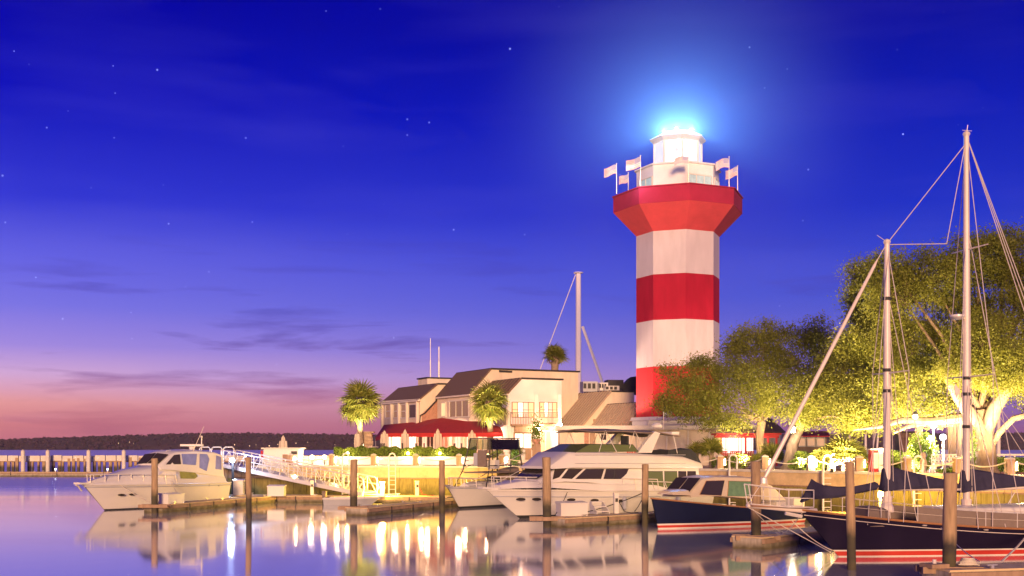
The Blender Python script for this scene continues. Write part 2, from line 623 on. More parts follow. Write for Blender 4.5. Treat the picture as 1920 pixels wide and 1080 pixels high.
# ================================================================== SETTING
# water: long-exposure smooth harbour water
wm = bpy.data.materials.new('harbour_water')
wm.use_nodes = True
nt = wm.node_tree
b = nt.nodes['Principled BSDF']
b.inputs['Base Color'].default_value = (.86, .83, .84, 1)
b.inputs['IOR'].default_value = 3.0
b.inputs['Metallic'].default_value = .6
g = nt.nodes.new('ShaderNodeNewGeometry')
mpn = nt.nodes.new('ShaderNodeMapping')
mpn.inputs['Scale'].default_value = (.035, .16, 1)
nt.links.new(g.outputs['Position'], mpn.inputs[0])
n = nt.nodes.new('ShaderNodeTexNoise')
n.inputs['Scale'].default_value = 1.0
n.inputs['Detail'].default_value = 4
nt.links.new(mpn.outputs[0], n.inputs[0])
mr = nt.nodes.new('ShaderNodeMapRange')
mr.inputs[1].default_value = .35
mr.inputs[2].default_value = .68
mr.inputs[3].default_value = .055
mr.inputs[4].default_value = .095
nt.links.new(n.outputs[0], mr.inputs[0])
far = nt.nodes.new('ShaderNodeMapRange')
fsp = nt.nodes.new('ShaderNodeSeparateXYZ')
nt.links.new(g.outputs['Position'], fsp.inputs[0])
nt.links.new(fsp.outputs[1], far.inputs[0])
far.inputs[1].default_value = 78
far.inputs[2].default_value = 105
far.inputs[4].default_value = .26
adr = nt.nodes.new('ShaderNodeMath')
nt.links.new(far.outputs[0], adr.inputs[0])
nt.links.new(mr.outputs[0], adr.inputs[1])
nt.links.new(adr.outputs[0], b.inputs['Roughness'])
n2 = nt.nodes.new('ShaderNodeTexNoise')
n2.inputs['Scale'].default_value = .9
n2.inputs['Detail'].default_value = 2
nt.links.new(g.outputs['Position'], n2.inputs[0])
bp = nt.nodes.new('ShaderNodeBump')
bp.inputs['Strength'].default_value = .05
bp.inputs['Distance'].default_value = .02
nt.links.new(n2.outputs[0], bp.inputs['Height'])
nt.links.new(bp.outputs[0], b.inputs['Normal'])
w_ = MB()
w_.add([(-1180, -55, 0), (1180, -55, 0), (1180, 1500, 0), (-1180, 1500, 0)], [(0, 1, 2, 3)])
w_.build('water', wm, kind='structure')
sb_ = MB()
sb_.add([(-1180, -55, -4), (1180, -55, -4), (1180, 1500, -4), (-1180, 1500, -4)], [(0, 1, 2, 3)])
sb_.build('harbour_bed', mat('silt', (.05, .045, .04)), kind='structure')

# quay edge line (top of the sea wall)
QE = [G(330, 82), G(430, 79.5), G(600, 78.6), G(800, 77.4), G(1000, 75), G(1200, 71), G(1350, 66.5), G(1500, 62), G(1620, 58.6), G(1800, 54), G(1930, 51.5), G(2100, 49), G(2400, 46)]
QZ = 2.1


def qpt(px, off=0.0, z=0.0):
    """point of the quay edge seen at column px; off metres landward"""
    k = (px - 960) / F
    for i in range(len(QE) - 1):
        a, c = QE[i], QE[i + 1]
        u = c - a
        den = u.x - k * u.y
        t = (k * a.y - a.x) / den
        if -1e-6 <= t <= 1 + 1e-6:
            nrm = Vector((-u.y, u.x, 0)).normalized()
            q = a + t * u + nrm * off
            return Vector((q.x, q.y, z))
    return Vector((QE[-1].x, QE[-1].y, z))


land = [Vector((p.x, p.y, 0)) for p in QE]
backpts = [Vector((70, 60, 0)), Vector((70, 104, 0)), Vector((24, 104, 0)), Vector((14, 128, 0)), Vector((-12, 128, 0)), Vector((-17, 112, 0)), Vector((-24, 100, 0)), Vector((-27, 86, 0))]
poly = land + backpts
m_ = MB()
nn = len(poly)
m_.add([(p.x, p.y, QZ) for p in poly] + [(p.x, p.y, -3.0) for p in poly],
       [tuple(range(nn))] + [(k, (k + 1) % nn, nn + (k + 1) % nn, nn + k) for k in range(nn)])
ground = m_.build('ground', M_pave, kind='structure')

# sea wall in front of the land: concrete panels above timber bulkhead planks
wall = thing('sea_wall', 'long concrete and timber sea wall lining the harbour basin below the promenade', 'wall', QE[1])
samples = []
for i in range(len(QE) - 1):
    L = (QE[i + 1] - QE[i]).length
    k = max(1, int(L / .9))
    for j in range(k):
        samples.append(QE[i].lerp(QE[i + 1], j / k))
samples.append(QE[-1])
for i in range(len(samples) - 1):
    a, c = samples[i], samples[i + 1]
    if a.x > 26:
        break
    u = (c - a).normalized()
    nrm = Vector((u.y, -u.x, 0))
    g_ = .012
    z1 = 1.30 + random.uniform(-.01, .01)
    th = .10 + random.uniform(0, .025)
    q = MB()
    q.prism([a + u * g_ + Vector((0, 0, -1.2)), c - u * g_ + Vector((0, 0, -1.2)), c - u * g_ + Vector((0, 0, z1)), a + u * g_ + Vector((0, 0, z1))], nrm * th)
    q.build('plank', M_bulk, wall, w=True)
for i in range(0, len(samples) - 3, 3):
    a, c = samples[i], samples[i + 3]
    if a.x > 26:
        break
    u = (c - a).normalized()
    nrm = Vector((u.y, -u.x, 0))
    q = MB()
    q.prism([a + u * .01 + Vector((0, 0, 1.36)), c - u * .01 + Vector((0, 0, 1.36)), c - u * .01 + Vector((0, 0, 2.02)), a + u * .01 + Vector((0, 0, 2.02))], nrm * .08)
    q.build('panel', M_conc, wall, w=True)
    q = MB()
    q.beam(a + nrm * .13 + Vector((0, 0, 1.335)), c + nrm * .13 + Vector((0, 0, 1.335)), .12, .07)
    q.build('wale', M_wood, wall, w=True)
    q = MB()
    q.prism([a + nrm * .16 + Vector((0, 0, 2.03)), c + nrm * .16 + Vector((0, 0, 2.03)), c - nrm * .45 + Vector((0, 0, 2.03)), a - nrm * .45 + Vector((0, 0, 2.03))], (0, 0, .13))
    q.build('coping', M_conc2, wall, w=True)

# raised restaurant terrace with white retaining wall
T_f = [G(548, 86.5), G(905, 86)]
tz = 2.66
tp = [T_f[0], T_f[1], Vector((T_f[1].x + .5, 96, 0)), Vector((6, 100, 0)), Vector((6, 116, 0)), Vector((-14.5, 116, 0)), Vector((-17.5, 108, 0)), Vector((-19.5, 98, 0))]
m_ = MB()
m_.prism([(p.x, p.y, QZ + .004) for p in tp], (0, 0, tz - QZ))
m_.build('terrace', M_terr, kind='structure')
rw = thing('retaining_wall', 'low white wall holding up the restaurant terrace below the hedge', 'wall', T_f[0] + Vector((0, 0, QZ)))
k = 9
for i in range(k):
    a, c = T_f[0].lerp(T_f[1], i / k), T_f[0].lerp(T_f[1], (i + 1) / k)
    q = MB()
    q.prism([a + Vector((.01, -.12, QZ)), c + Vector((-.01, -.12, QZ)), c + Vector((-.01, -.12, tz + .03)), a + Vector((.01, -.12, tz + .03))], (0, .11, 0))
    q.build('panel', M_white, rw, w=True)

# far shore: low wooded land across the sound
m_ = MB()
nx = 420
rows = 5
vs = []
for i in range(nx + 1):
    X = -1100 + 2200 * i / nx
    base_h = 17 + 3.0 * math.sin(X * .004 + 1) + 2.2 * math.sin(X * .013)
    if X < -560:
        base_h -= (-560 - X) * .03
    for j in range(rows + 1):
        t = j / rows
        y = 1340 + 60 * t + 8 * math.sin(X * .05)
        z = base_h * (math.sin(t * math.pi / 2)) + (random.uniform(-1.6, 2.4) if j >= rows - 2 else random.uniform(-1, 1) if j else 0) + (0 if j else -2)
        vs.append((X + random.uniform(-1.5, 1.5), y, z))
fs = [(i * (rows + 1) + j, (i + 1) * (rows + 1) + j, (i + 1) * (rows + 1) + j + 1, i * (rows + 1) + j + 1) for i in range(nx) for j in range(rows)]
m_.add(vs, fs)
o = m_.build('hill', mat('woodland_floor', (.03, .012, .022), .9, var=.4, scale=.06), kind='structure')
pts = []
for i in range(5200):
    X = rng.uniform(-1100, 1100)
    base_h = 17 + 3.0 * math.sin(X * .004 + 1) + 2.2 * math.sin(X * .013)
    if X < -560:
        base_h -= (-560 - X) * .03
    t = rng.uniform(0, 1) ** .5
    pts.append((X, 1330 + 75 * t, max(1.5, base_h * math.sin(t * math.pi / 2)), rng.uniform(2.0, 4.6)))
P4 = np.array(pts)
reps = 14
cc = np.repeat(P4[:, :3], reps, axis=0)
dirs = rng.normal(size=cc.shape)
dirs /= np.linalg.norm(dirs, axis=1)[:, None]
cc = cc + dirs * np.repeat(P4[:, 3:4], reps, axis=0) * .55
tr = quads('distant_trees', cc, 2.9, mat('distant_foliage', (.040, .012, .030), .9, var=.25, scale=.02))
tr['label'] = 'dark wooded shoreline across the sound'

# haze between here and the far shore
hz = bpy.data.materials.new('haze_air')
hz.use_nodes = True
hn = hz.node_tree
hn.nodes.remove(hn.nodes['Principled BSDF'])
pv = hn.nodes.new('ShaderNodeVolumePrincipled')
pv.inputs['Color'].default_value = (.92, .84, .92, 1)
pv.inputs['Density'].default_value = .00010
hn.links.new(pv.outputs[0], hn.nodes['Material Output'].inputs['Volume'])
hb = MB()
hb.box((0, 740, 14), (2400, 1600, 38))
USE_HAZE = True
if USE_HAZE:
    hb.build('haze', hz, kind='stuff')

# lights along the far shore
fl = [(222, 831, 1.6), (243, 829, 1.2), (250, 831, 1.0), (440, 834, 1.8), (468, 836, 1.6), (480, 834, 1.0), (505, 836, 2.2), (521, 833, 1.5), (555, 831, 1.6), (577, 829, 1.1), (628, 834, 1.0), (1870, 834, 1.1)]
for i, (px, py, r_) in enumerate(fl):
    p = P(px, py, 1318)
    o = thing('shore_lamp', f'{ORD[i]} tiny light from the left on the far wooded shore', 'lamp', (p.x, p.y, 0), group='tiny lights on the far shore')
    MB().tube([(0, 0, -.5), (0, 0, p.z)], .15, 5).build('post', M_dark, o)
    MB().sphere((0, -.2, p.z), .22 * r_, 6).build('lamp_head', mat('far_lamp_glass', (1, .8, .5), .4, var=0, emit=3, ecol=(1.0, .66, .34), sample=False), o)

# ================================================================== LIGHTHOUSE
LX, LY = 12.44, 88.0
A0 = math.radians(-90 - 8.05 + 10.3)
lh = thing('lighthouse', 'octagonal red and white banded lighthouse with a lit lantern on top', 'lighthouse', (LX, LY, QZ))


def octring(r, z, a0=A0):
    return [Vector((LX + r * math.cos(a0 + k * math.pi / 4), LY + r * math.sin(a0 + k * math.pi / 4), z)) for k in range(8)]


def band(name, r0, z0, r1, z1, m, parent=lh, cap=True, label=None):
    return MB().loft([octring(r0, z0), octring(r1, z1)], cap).build(name, m, parent, w=True, label=label)


band('base', 3.45, QZ, 3.45, 5.35, M_white)
band('base_cornice', 3.62, 5.352, 3.5, 5.6, M_white)
band('shaft_band', 3.14, 5.602, 3.14, 9.27, M_redlit)
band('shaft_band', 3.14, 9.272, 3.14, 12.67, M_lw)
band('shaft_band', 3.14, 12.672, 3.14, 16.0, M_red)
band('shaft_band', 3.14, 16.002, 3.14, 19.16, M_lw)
band('gallery_flare', 3.14, 19.162, 4.85, 20.9, M_redf_uplit)
g_ = band('gallery_parapet', 4.87, 20.902, 4.87, 22.05, M_redd)
for k in range(8):                                       # capping rail and corner ribs on the parapet
    r_ = octring(4.90, 22.09)
    MB().beam(r_[k], r_[(k + 1) % 8], .12, .08).build('cap_rail', M_redd, lh, w=True)
wr = band('watch_room', 3.12, 22.05, 3.12, 24.0, M_white)
band('watch_room_roof', 3.3, 24.002, 3.25, 24.12, M_white)
# watch room windows on two facets
ring = octring(3.12, 0)


def facet_rect(k, t0, t1, z0, z1, R=3.12, off=.03):
    r = octring(R, 0)
    a, c = r[k % 8], r[(k + 1) % 8]
    nrm = ((a + c) / 2 - Vector((LX, LY, 0))).normalized()
    p0, p1 = a.lerp(c, t0) + nrm * off, a.lerp(c, t1) + nrm * off
    return [Vector((p0.x, p0.y, z0)), Vector((p1.x, p1.y, z0)), Vector((p1.x, p1.y, z1)), Vector((p0.x, p0.y, z1))], nrm


def window(parent, q, nrm, pane_m, nx=1, nz=1, fw=.06, fm=None, depth=.07, name='window'):
    """frame standing proud of the wall with recessed panes; q: 4 corners bottom-left..top-left"""
    fm = fm or M_trim
    bl, br, tr_, tl = q
    fr = MB()
    e = nrm * depth
    u, v_ = (br - bl).normalized(), (tl - bl).normalized()
    Wd, Hd = (br - bl).length, (tl - bl).length

    def bar(x0, x1, z0, z1, d=depth):
        fr.prism([bl + u * x0 + v_ * z0, bl + u * x1 + v_ * z0, bl + u * x1 + v_ * z1, bl + u * x0 + v_ * z1], nrm * d)
    bar(-fw, 0, -fw, Hd + fw)
    bar(Wd, Wd + fw, -fw, Hd + fw)
    bar(0, Wd, -fw, 0)
    bar(0, Wd, Hd, Hd + fw)
    for i in range(1, nx):
        bar(Wd * i / nx - fw * .35, Wd * i / nx + fw * .35, 0, Hd, depth * .9)
    for j in range(1, nz):
        for i in range(nx):
            x0 = Wd * i / nx + (fw * .35 if i else 0)
            x1 = Wd * (i + 1) / nx - (fw * .35 if i < nx - 1 else 0)
            bar(x0, x1, Hd * j / nz - fw * .3, Hd * j / nz + fw * .3, depth * .8)
    f = fr.build(name, fm, parent, w=True)
    for i in range(nx):
        for j in range(nz):
            pm = pane_m[(i + j * nx) % len(pane_m)] if isinstance(pane_m, (list, tuple)) else pane_m
            p = MB()
            x0, x1 = Wd * i / nx + .01, Wd * (i + 1) / nx - .01
            z0, z1 = Hd * j / nz + .01, Hd * (j + 1) / nz - .01
            p.prism([bl + u * x0 + v_ * z0, bl + u * x1 + v_ * z0, bl + u * x1 + v_ * z1, bl + u * x0 + v_ * z1], nrm * depth * .35)
            p.build('pane', pm, f, w=True)
    return f


M_wcool = mat('cool_lit_glass', (.3, .35, .33), .15, var=.3, scale=2, emit=.35, ecol=(.62, .85, .80), sample=False)
q_, n_ = facet_rect(0, .10, .92, 22.35, 23.15)
window(lh, q_, n_, M_wcool, 3, 1)
q_, n_ = facet_rect(6, .25, .95, 22.35, 23.15)
window(lh, q_, n_, M_wcool, 2, 1)
q_, n_ = facet_rect(1, .15, .8, 22.35, 23.15)
window(lh, q_, n_, M_wcool, 2, 1)
# lantern room
lr = 1.78
M_frost = mat('frosted_lantern_glass', (.9, .95, 1), .3, var=0, emit=.22, ecol=(.80, .92, 1.0), sample=False, alpha=.35)
rg = octring(lr, 0, A0)
lant = band('lantern_floor', 1.76, 24.122, 1.76, 24.33, M_white)
for k in range(8):
    MB().beam(rg[k] + Vector((0, 0, 24.12)), rg[k] + Vector((0, 0, 26.1)), .13, .13).build('lantern_post', M_white, lh, w=True)
for k in range(8):
    a, c = rg[k], rg[(k + 1) % 8]
    MB().prism([a.lerp(c, .06) + Vector((0, 0, 24.35)), a.lerp(c, .94) + Vector((0, 0, 24.35)), a.lerp(c, .94) + Vector((0, 0, 26.08)), a.lerp(c, .06) + Vector((0, 0, 26.08))],
               ((a + c) / 2 - Vector((LX, LY, 0))).normalized() * .02).build('pane', M_frost, lant, w=True)
band('lantern_sill', 1.86, 24.122, 1.86, 24.34, M_white)
rf = MB().loft([octring(1.80, 26.1), octring(2.12, 26.32), octring(2.12, 26.42), octring(1.2, 26.86), octring(.25, 27.0)]).build('lantern_roof', M_white, lh, w=True)
M_vane = M_white
lamp_core = MB().lathe((LX, LY, 24.34), [(.75, 0), (.78, .1), (.25, .2), (.25, .5), (.7, .6), (.95, 1.1), (.7, 1.6), (.15, 1.7)], 16).build('beacon', M_lens, lh, w=True, smooth=True)
for dz in (.35, 1.1):
    MB().lathe((LX - .25, LY - 1.08, 24.34 + dz), [(.001, -.16), (.12, -.12), (.17, 0), (.12, .12), (.001, .16)], 10).build('lens', M_gel2, lamp_core, w=True)
light(lh, (LX, LY, 26.0), 120, (.75, .90, 1.0), .2, name='beacon_light')
# added ring of lamps on the lantern roof, put in to make the halo
MB().tube([(LX, LY, 26.98), (LX, LY, 27.25)], [.07, .03], 8).build('finial', M_white, lh, w=True)
for k in range(6):
    t = k * math.pi / 3 + .3
    bp_ = Vector((LX + 1.15 * math.cos(t), LY + 1.15 * math.sin(t), 26.98))
    MB().sphere(bp_, .06, 6).build('added_halo_lamp', M_lampC, lh, w=True)
    light(lh, bp_ + Vector((0, 0, .12)), 4600, (.19, .47, 1.0), .05, name='added_halo_light')
mm_ = bpy.data.materials.new('halo_mist')  # local mist added only to carry the glow round the lantern
mm_.use_nodes = True
mn = mm_.node_tree
mn.nodes.remove(mn.nodes['Principled BSDF'])
mv = mn.nodes.new('ShaderNodeVolumePrincipled')
mv.inputs['Color'].default_value = (.8, .92, 1, 1)
mtc = mn.nodes.new('ShaderNodeTexCoord')
mln = mn.nodes.new('ShaderNodeVectorMath')
mln.operation = 'LENGTH'
mn.links.new(mtc.outputs['Object'], mln.inputs[0])
mmr = mn.nodes.new('ShaderNodeMapRange')
mmr.interpolation_type = 'SMOOTHSTEP'
mmr.inputs[1].default_value = 0
mmr.inputs[2].default_value = 17.0
mmr.inputs[3].default_value = .006
mmr.inputs[4].default_value = 0.0
mn.links.new(mln.outputs['Value'], mmr.inputs[0])
mn.links.new(mmr.outputs[0], mv.inputs['Density'])
mn.links.new(mv.outputs[0], mn.nodes['Material Output'].inputs['Volume'])
tag(MB().sphere((LX, LY, 27.3), 17.2, 18).build('mist', mm_, origin=(LX, LY, 27.3), smooth=True), 'added mist sphere carrying the blue halo round the lighthouse lantern', 'mist', kind='stuff')
# gallery lamps lighting the watch room
light(lh, P(1185, 338, 83.6), 120, (.8, .9, 1), .12, name='gallery_light')
light(lh, P(1349, 347, 84.2), 60, (1, .95, .9), .12, name='gallery_light')
# floodlight on the shop roof washing the left facets
fo = thing('floodlight', 'floodlight on a short pole washing the left facets of the lighthouse', 'floodlight', (5.5, 89.6, QZ))
MB().tube([(0, 0, 0), (0, 0, 2.6)], .06, 8).build('pole', M_dark, fo)
MB().box((0, 0, 2.7), (.36, .3, .28)).build('housing', M_dark, fo)
MB().box((.19, .0, 2.72), (.02, .24, .22)).build('lamp_glass', M_lampW, fo)
light(fo, (5.8, 89.6, QZ + 3.0), 5000, (1, .66, .42), .12, spot=50, aim=(LX - 3.0, LY - 1, 8.0), name='spot')
# siren cabinet and drum on the base
o = MB().lathe((LX - 1.25, LY - 3.62, 5.62), [(.25, 0), (.34, .08), (.34, .55), (.25, .72), (.02, .76)], 12).build('siren', M_gel2, lh, w=True, smooth=True)

# flags round the gallery
M_fw = mat('flag_white', (.80, .72, .74), .8, var=.04)
M_fr = mat('flag_red', (.76, .42, .48), .8, var=.04)
M_fb = mat('flag_blue', (.32, .34, .62), .8, var=.04)


def flag(px, ytop, ybase, d, wdt, hgt, label, wave, mast=M_chrome):
    base = P(px, ybase, d)
    top = P(px, ytop, d)
    o = thing('flag', label, 'flag', (base.x, base.y, 22.06), group='flags round the lighthouse gallery')
    zt = top.z
    MB().tube([(base.x, base.y, 22.0), (base.x, base.y, zt)], [.035, .02], 6).build('pole', mast, o, w=True)
    MB().sphere((base.x, base.y, zt + .04), .05, 6).build('finial', mast, o, w=True)
    nx_, nz_ = 12, 13
    wdt, hgt = wdt * .86, hgt * .88
    f = MB()
    vs = []
    for i in range(nx_ + 1):
        for j in range(nz_ + 1):
            t = i / nx_
            x = -t * wdt * .92
            droop = -.40 * hgt * t ** 1.4
            y = .13 * math.sin(t * 7 + wave) * t + .05 * math.sin(j * .5 + wave)
            vs.append((base.x + x, base.y + y, zt - .05 - hgt * j / nz_ + droop + .06 * math.sin(t * 6 + wave)))
    for i in range(nx_):
        for j in range(nz_):
            f.cur = 2 if (i < 5 and j < 7) else (1 if j % 2 == 0 else 0)
            a = i * (nz_ + 1) + j
            f.v, f.v = f.v, f.v
            f.f.append((a, a + nz_ + 1, a + nz_ + 2, a + 1))
            f.m.append(f.cur)
    f.v = vs
    f.build('cloth', [M_fw, M_fr, M_fb], o, w=True, smooth=True)
    st = MB()
    for r_ in range(5):
        for c_ in range(5):
            i_, j_ = c_ * .95 + .5 + (.3 if r_ % 2 else 0), r_ * 1.3 + .6
            t = i_ / nx_
            x = -t * wdt * .92
            y = .13 * math.sin(t * 7 + wave) * t + .05 * math.sin(j_ * .5 + wave)
            z = zt - .05 - hgt * j_ / nz_ - .40 * hgt * t ** 1.4 + .06 * math.sin(t * 6 + wave)
            c3 = Vector((base.x + x, base.y + y - .012, z))
            st.add([c3 + Vector((.022 * math.cos(a_), 0, .022 * math.sin(a_))) for a_ in (.3, 1.55, 2.8, 4.05, 5.3)], [(0, 1, 2, 3, 4)])
    st.build('stars', M_fw, o, w=True, kind='stuff')


flag(1156, 308, 360, 86.2, 1.15, .75, 'flag farthest out on the left side of the lighthouse gallery', .4)
flag(1201, 293, 350, 83.6, 1.3, .85, 'flag on the tall pole left of the watch room', 1.9)
flag(1178, 325, 358, 88.5, .9, .7, 'low flag behind the left rim of the lighthouse gallery', 3.1)
flag(1291, 291, 346, 83.3, 1.3, .55, 'flag in front of the watch room just under the lantern', 4.4)
flag(1367, 295, 354, 86.0, 1.25, .75, 'flag beside the right edge of the watch room', 5.2)
flag(1383, 312, 360, 87.0, 1.1, .75, 'flag farthest out on the right side of the lighthouse gallery', .9)

# ================================================================== RESTAURANT
BA = math.radians(27)
U = Vector((math.cos(BA), math.sin(BA), 0))
V = Vector((-math.sin(BA), math.cos(BA), 0))
Z = Vector((0, 0, 1))


def on_line(o, u, px):
    k = (px - 960) / F
    return (k * o.y - o.x) / (u.x - k * u.y)


class Face:
    """vertical plane through o along u; finds points of it seen at a pixel"""
    def __init__(s, o, u):
        s.o, s.u = Vector((o[0], o[1], 0)), u
        s.n = Vector((u.y, -u.x, 0))
        if s.n.y > 0:
            s.n = -s.n

    def at(s, px, py, off=0.0):
        q = s.o + s.n * off
        a = on_line(q, s.u, px)
        p = q + s.u * a
        return Vector((p.x, p.y, H - (py - HY) / F * p.y))

    def rect(s, x0, y0, x1, y1, off=.0):
        a, c = s.at(x0, (y0 + y1) / 2, off), s.at(x1, (y0 + y1) / 2, off)
        d = (a.y + c.y) / 2
        zt, zb = H - (y0 - HY) / F * d, H - (y1 - HY) / F * d
        if a.x > c.x:
            a, c = c, a
        return [Vector((a.x, a.y, zb)), Vector((c.x, c.y, zb)), Vector((c.x, c.y, zt)), Vector((a.x, a.y, zt))]

    def win(s, parent, x0, y0, x1, y1, m, nx=1, nz=1, **k):
        return window(parent, s.rect(x0, y0, x1, y1), s.n, m, nx, nz, **k)


def block(parent, C, Lv, Wd, s_, z0, ze, zt, wall_m, roof_m, seams=0, rt=.10, over=.18):
    """building wing: front corner C, Lv deep along V, Wd wide along U, roof rising from eave ze to zt over s_ then flat"""
    C = Vector((C[0], C[1], 0))
    prof = [(0, z0), (Wd, z0), (Wd, zt), (s_, zt), (0, ze)]
    MB().prism([C + U * a + Z * z for a, z in prof], V * Lv).build('wall', wall_m, parent, w=True)
    sl = (Vector((s_, 0, zt)) - Vector((0, 0, ze))).normalized()
    du, dz = sl.x, sl.z
    e0 = C + U * (-du * over) + Z * (ze - dz * over) - V * .10
    e1 = C + U * s_ + Z * (zt + .01) - V * .10
    nrm = U * (-dz) + Z * du
    rf = MB().prism([e0 + nrm * .01, e1 + nrm * .01, e1 + nrm * (.01 + rt), e0 + nrm * (.01 + rt)], V * (Lv + .2)).build('roof', roof_m, parent, w=True)
    if seams:
        q = MB()
        for i in range(seams + 1):
            o_ = V * ((Lv + .2) * i / seams)
            q.beam(e0 + nrm * (rt + .04) + o_, e1 + nrm * (rt + .04) + o_, .05, .06)
        q.build('roof_seams', roof_m, rf, w=True, kind='stuff')
    f_ = MB()
    c0 = C + U * (s_ - .03) + Z * (zt + .02) - V * .12
    f_.prism([c0, C + U * (Wd + .12) + Z * (zt + .02) - V * .12, C + U * (Wd + .12) + Z * (zt + .14) - V * .12, c0 + Z * .12], V * (Lv + .3))
    f_.build('coping', M_dark, parent, w=True)
    # gutter at the eave
    MB().beam(e0 + nrm * .05 - V * .05, e0 + nrm * .05 + V * (Lv + .1), .12, .12).build('gutter', M_trim, parent, w=True)


rest = thing('restaurant', 'cream two storey restaurant with steep dark roofs above a red awning', 'building', (-1, 96, tz))
# A: left wing
CA = (-7.86, 100.0)
block(rest, CA, 9.1, 9.0, 1.68, tz, 7.42, 8.75, M_cream, M_roof)
# B: main block with the big gable wall
s0 = 1.863
CB = (-1.68 - .89 * s0, 95 - .454 * s0)
block(rest, CB, 6.67, 10.0, s0, tz, 7.66, 9.66, M_cream, M_roof)
# C: entrance wing with balcony
CC = (-.286, 90.0)
block(rest, CC, 5.1, 4.69, 1.153, tz - .5, 7.5, 8.62, M_white, M_roof, seams=9)
# D: metal roofed wing to the right
CD = (5.64, 94.0)
block(rest, CD, 4.96, 4.9, 2.71, QZ, 5.02, 7.86, M_cream, M_metalroof, seams=12)
# E: small wing beside the lighthouse
CE = (8.87, 89.6)
block(rest, CE, 5.2, 1.6, 1.5, QZ, 5.0, 6.75, M_cream, M_metalroof, seams=14)
# roof-top parapet behind the left wing
MB().box((-6.6, 108.5, 8.7), (3.6, 2.2, 1.9), BA).build('penthouse', M_cream, rest, w=True)
MB().box((-6.6, 108.5, 9.7), (3.8, 2.4, .12), BA).build('penthouse_cap', M_dark, rest, w=True)

fA_L = Face(CA, V)
fA_R = Face(CA, U)
fB_L = Face(CB, V)
fB_R = Face(CB, U)
fC_R = Face(CC, U)
fC_L = Face(CC, V)
fD_L = Face(CD, V)
fD_R = Face(CD, U)
for x0, x1 in ((724, 732.5), (738.5, 746), (752.5, 761.5), (767.5, 781)):
    fA_L.win(rest, x0, 759, x1, 783, M_wdim if x0 < 765 else M_win, 1, 2 if x0 < 765 else 1, fw=.09)
for x in (718, 735.5, 749.5, 764.5, 784):                # piers between the windows
    a = fA_L.at(x, 760)
    MB().box((a.x - .08, a.y - .06, (7.3 + 5.2) / 2), (.22, .16, 2.2), BA).build('pier', M_trim, rest, w=True)
MB().beam(fA_L.at(716, 754, .08), fA_L.at(787, 750, .08), .1, .2).build('fascia', M_trim, rest, w=True)
q_ = fB_L.rect(844, 752, 879, 781)
window(rest, q_, fB_L.n, M_wdim, 3, 1, fw=.1)
a, c = fB_L.at(842, 788, .15), fB_L.at(882, 788, .15)
MB().beam(a, c, .3, .32).build('window_sill', M_trim, rest, w=True)
fB_L.win(rest, 829, 756, 836, 780, M_wlit, 1, 1, fw=.08)
# brick panel on the side of the left wing
q_ = [fA_R.at(791, 792, .06), fA_R.at(834, 792, .06), fA_R.at(834, 750, .06), fA_R.at(818, 750, .06), fA_R.at(791, 777, .06)]
MB().prism(q_, -fA_R.n * .04).build('brick_panel', M_brick, rest, w=True)
MB().tube([fA_R.at(858, 703, .4), fA_R.at(816, 753, .3), fA_R.at(796, 775, .14), fA_R.at(788, 779, .14), fA_R.at(787, 794, .14)], .06, 6).build('dark_tube', M_dark, rest, w=True)  # dark tube along the roof rake, then down the wall corner
# big gable wall: darker high panel and louvre
MB().beam(fB_R.at(936, 696, .05), fB_R.at(960, 697, .05), .08, .16).build('floodlight_bar', M_dark, rest, w=True)
# balcony on C
BZ0, BZ1 = 752, 796
for x0, x1, nx_ in ((957.5, 1003, 3), (1009, 1046, 3)):
    q_ = fC_R.rect(x0, BZ0, x1, BZ1, -.0)
    # recess box: dark soffit, lit back wall
    MB().prism([q_[0], q_[1], q_[2], q_[3]], fC_R.n * .02).build('recess_wall', M_wpink, rest, w=True)
    window(rest, fC_R.rect(x0 + 3, BZ0 + 3, x1 - 3, BZ0 + 30, .02), fC_R.n, [M_wlit, M_wwhite, M_wpink, M_wlit], nx_ + 1, 2, fw=.06, fm=M_wood)
    w0, w1 = fC_R.at(x0, BZ1 - 8, .45), fC_R.at(x1, BZ1 - 8, .45)
    tp0, tp1 = fC_R.at(x0, 774, .45), fC_R.at(x1, 774, .45)
    MB().beam(fC_R.at(x0 - 1, 797, .25), fC_R.at(x1 + 1, 797, .25), .6, .14).build('balcony_floor', M_wood, rest, w=True)
    rl = MB().beam(tp0, tp1, .09, .07).build('railing', M_wood, rest, w=True)
    nb = 15
    for i in range(nb + 1):
        x = x0 + (x1 - x0) * i / nb
        MB().beam(fC_R.at(x, 776, .45), fC_R.at(x, 795, .45), .05, .05).build('baluster', M_wood, rl, w=True)
for x in (955, 1006, 1049):
    a, c = fC_R.at(x, 740, .12), fC_R.at(x, 850, .12)
    MB().prism([Vector((a.x - .13, a.y - .1, QZ)), Vector((a.x + .13, a.y - .1, QZ)), Vector((a.x + .13, a.y + .1, QZ)), Vector((a.x - .13, a.y + .1, QZ))], (0, 0, a.z - QZ)).build('post', M_white, rest, w=True)
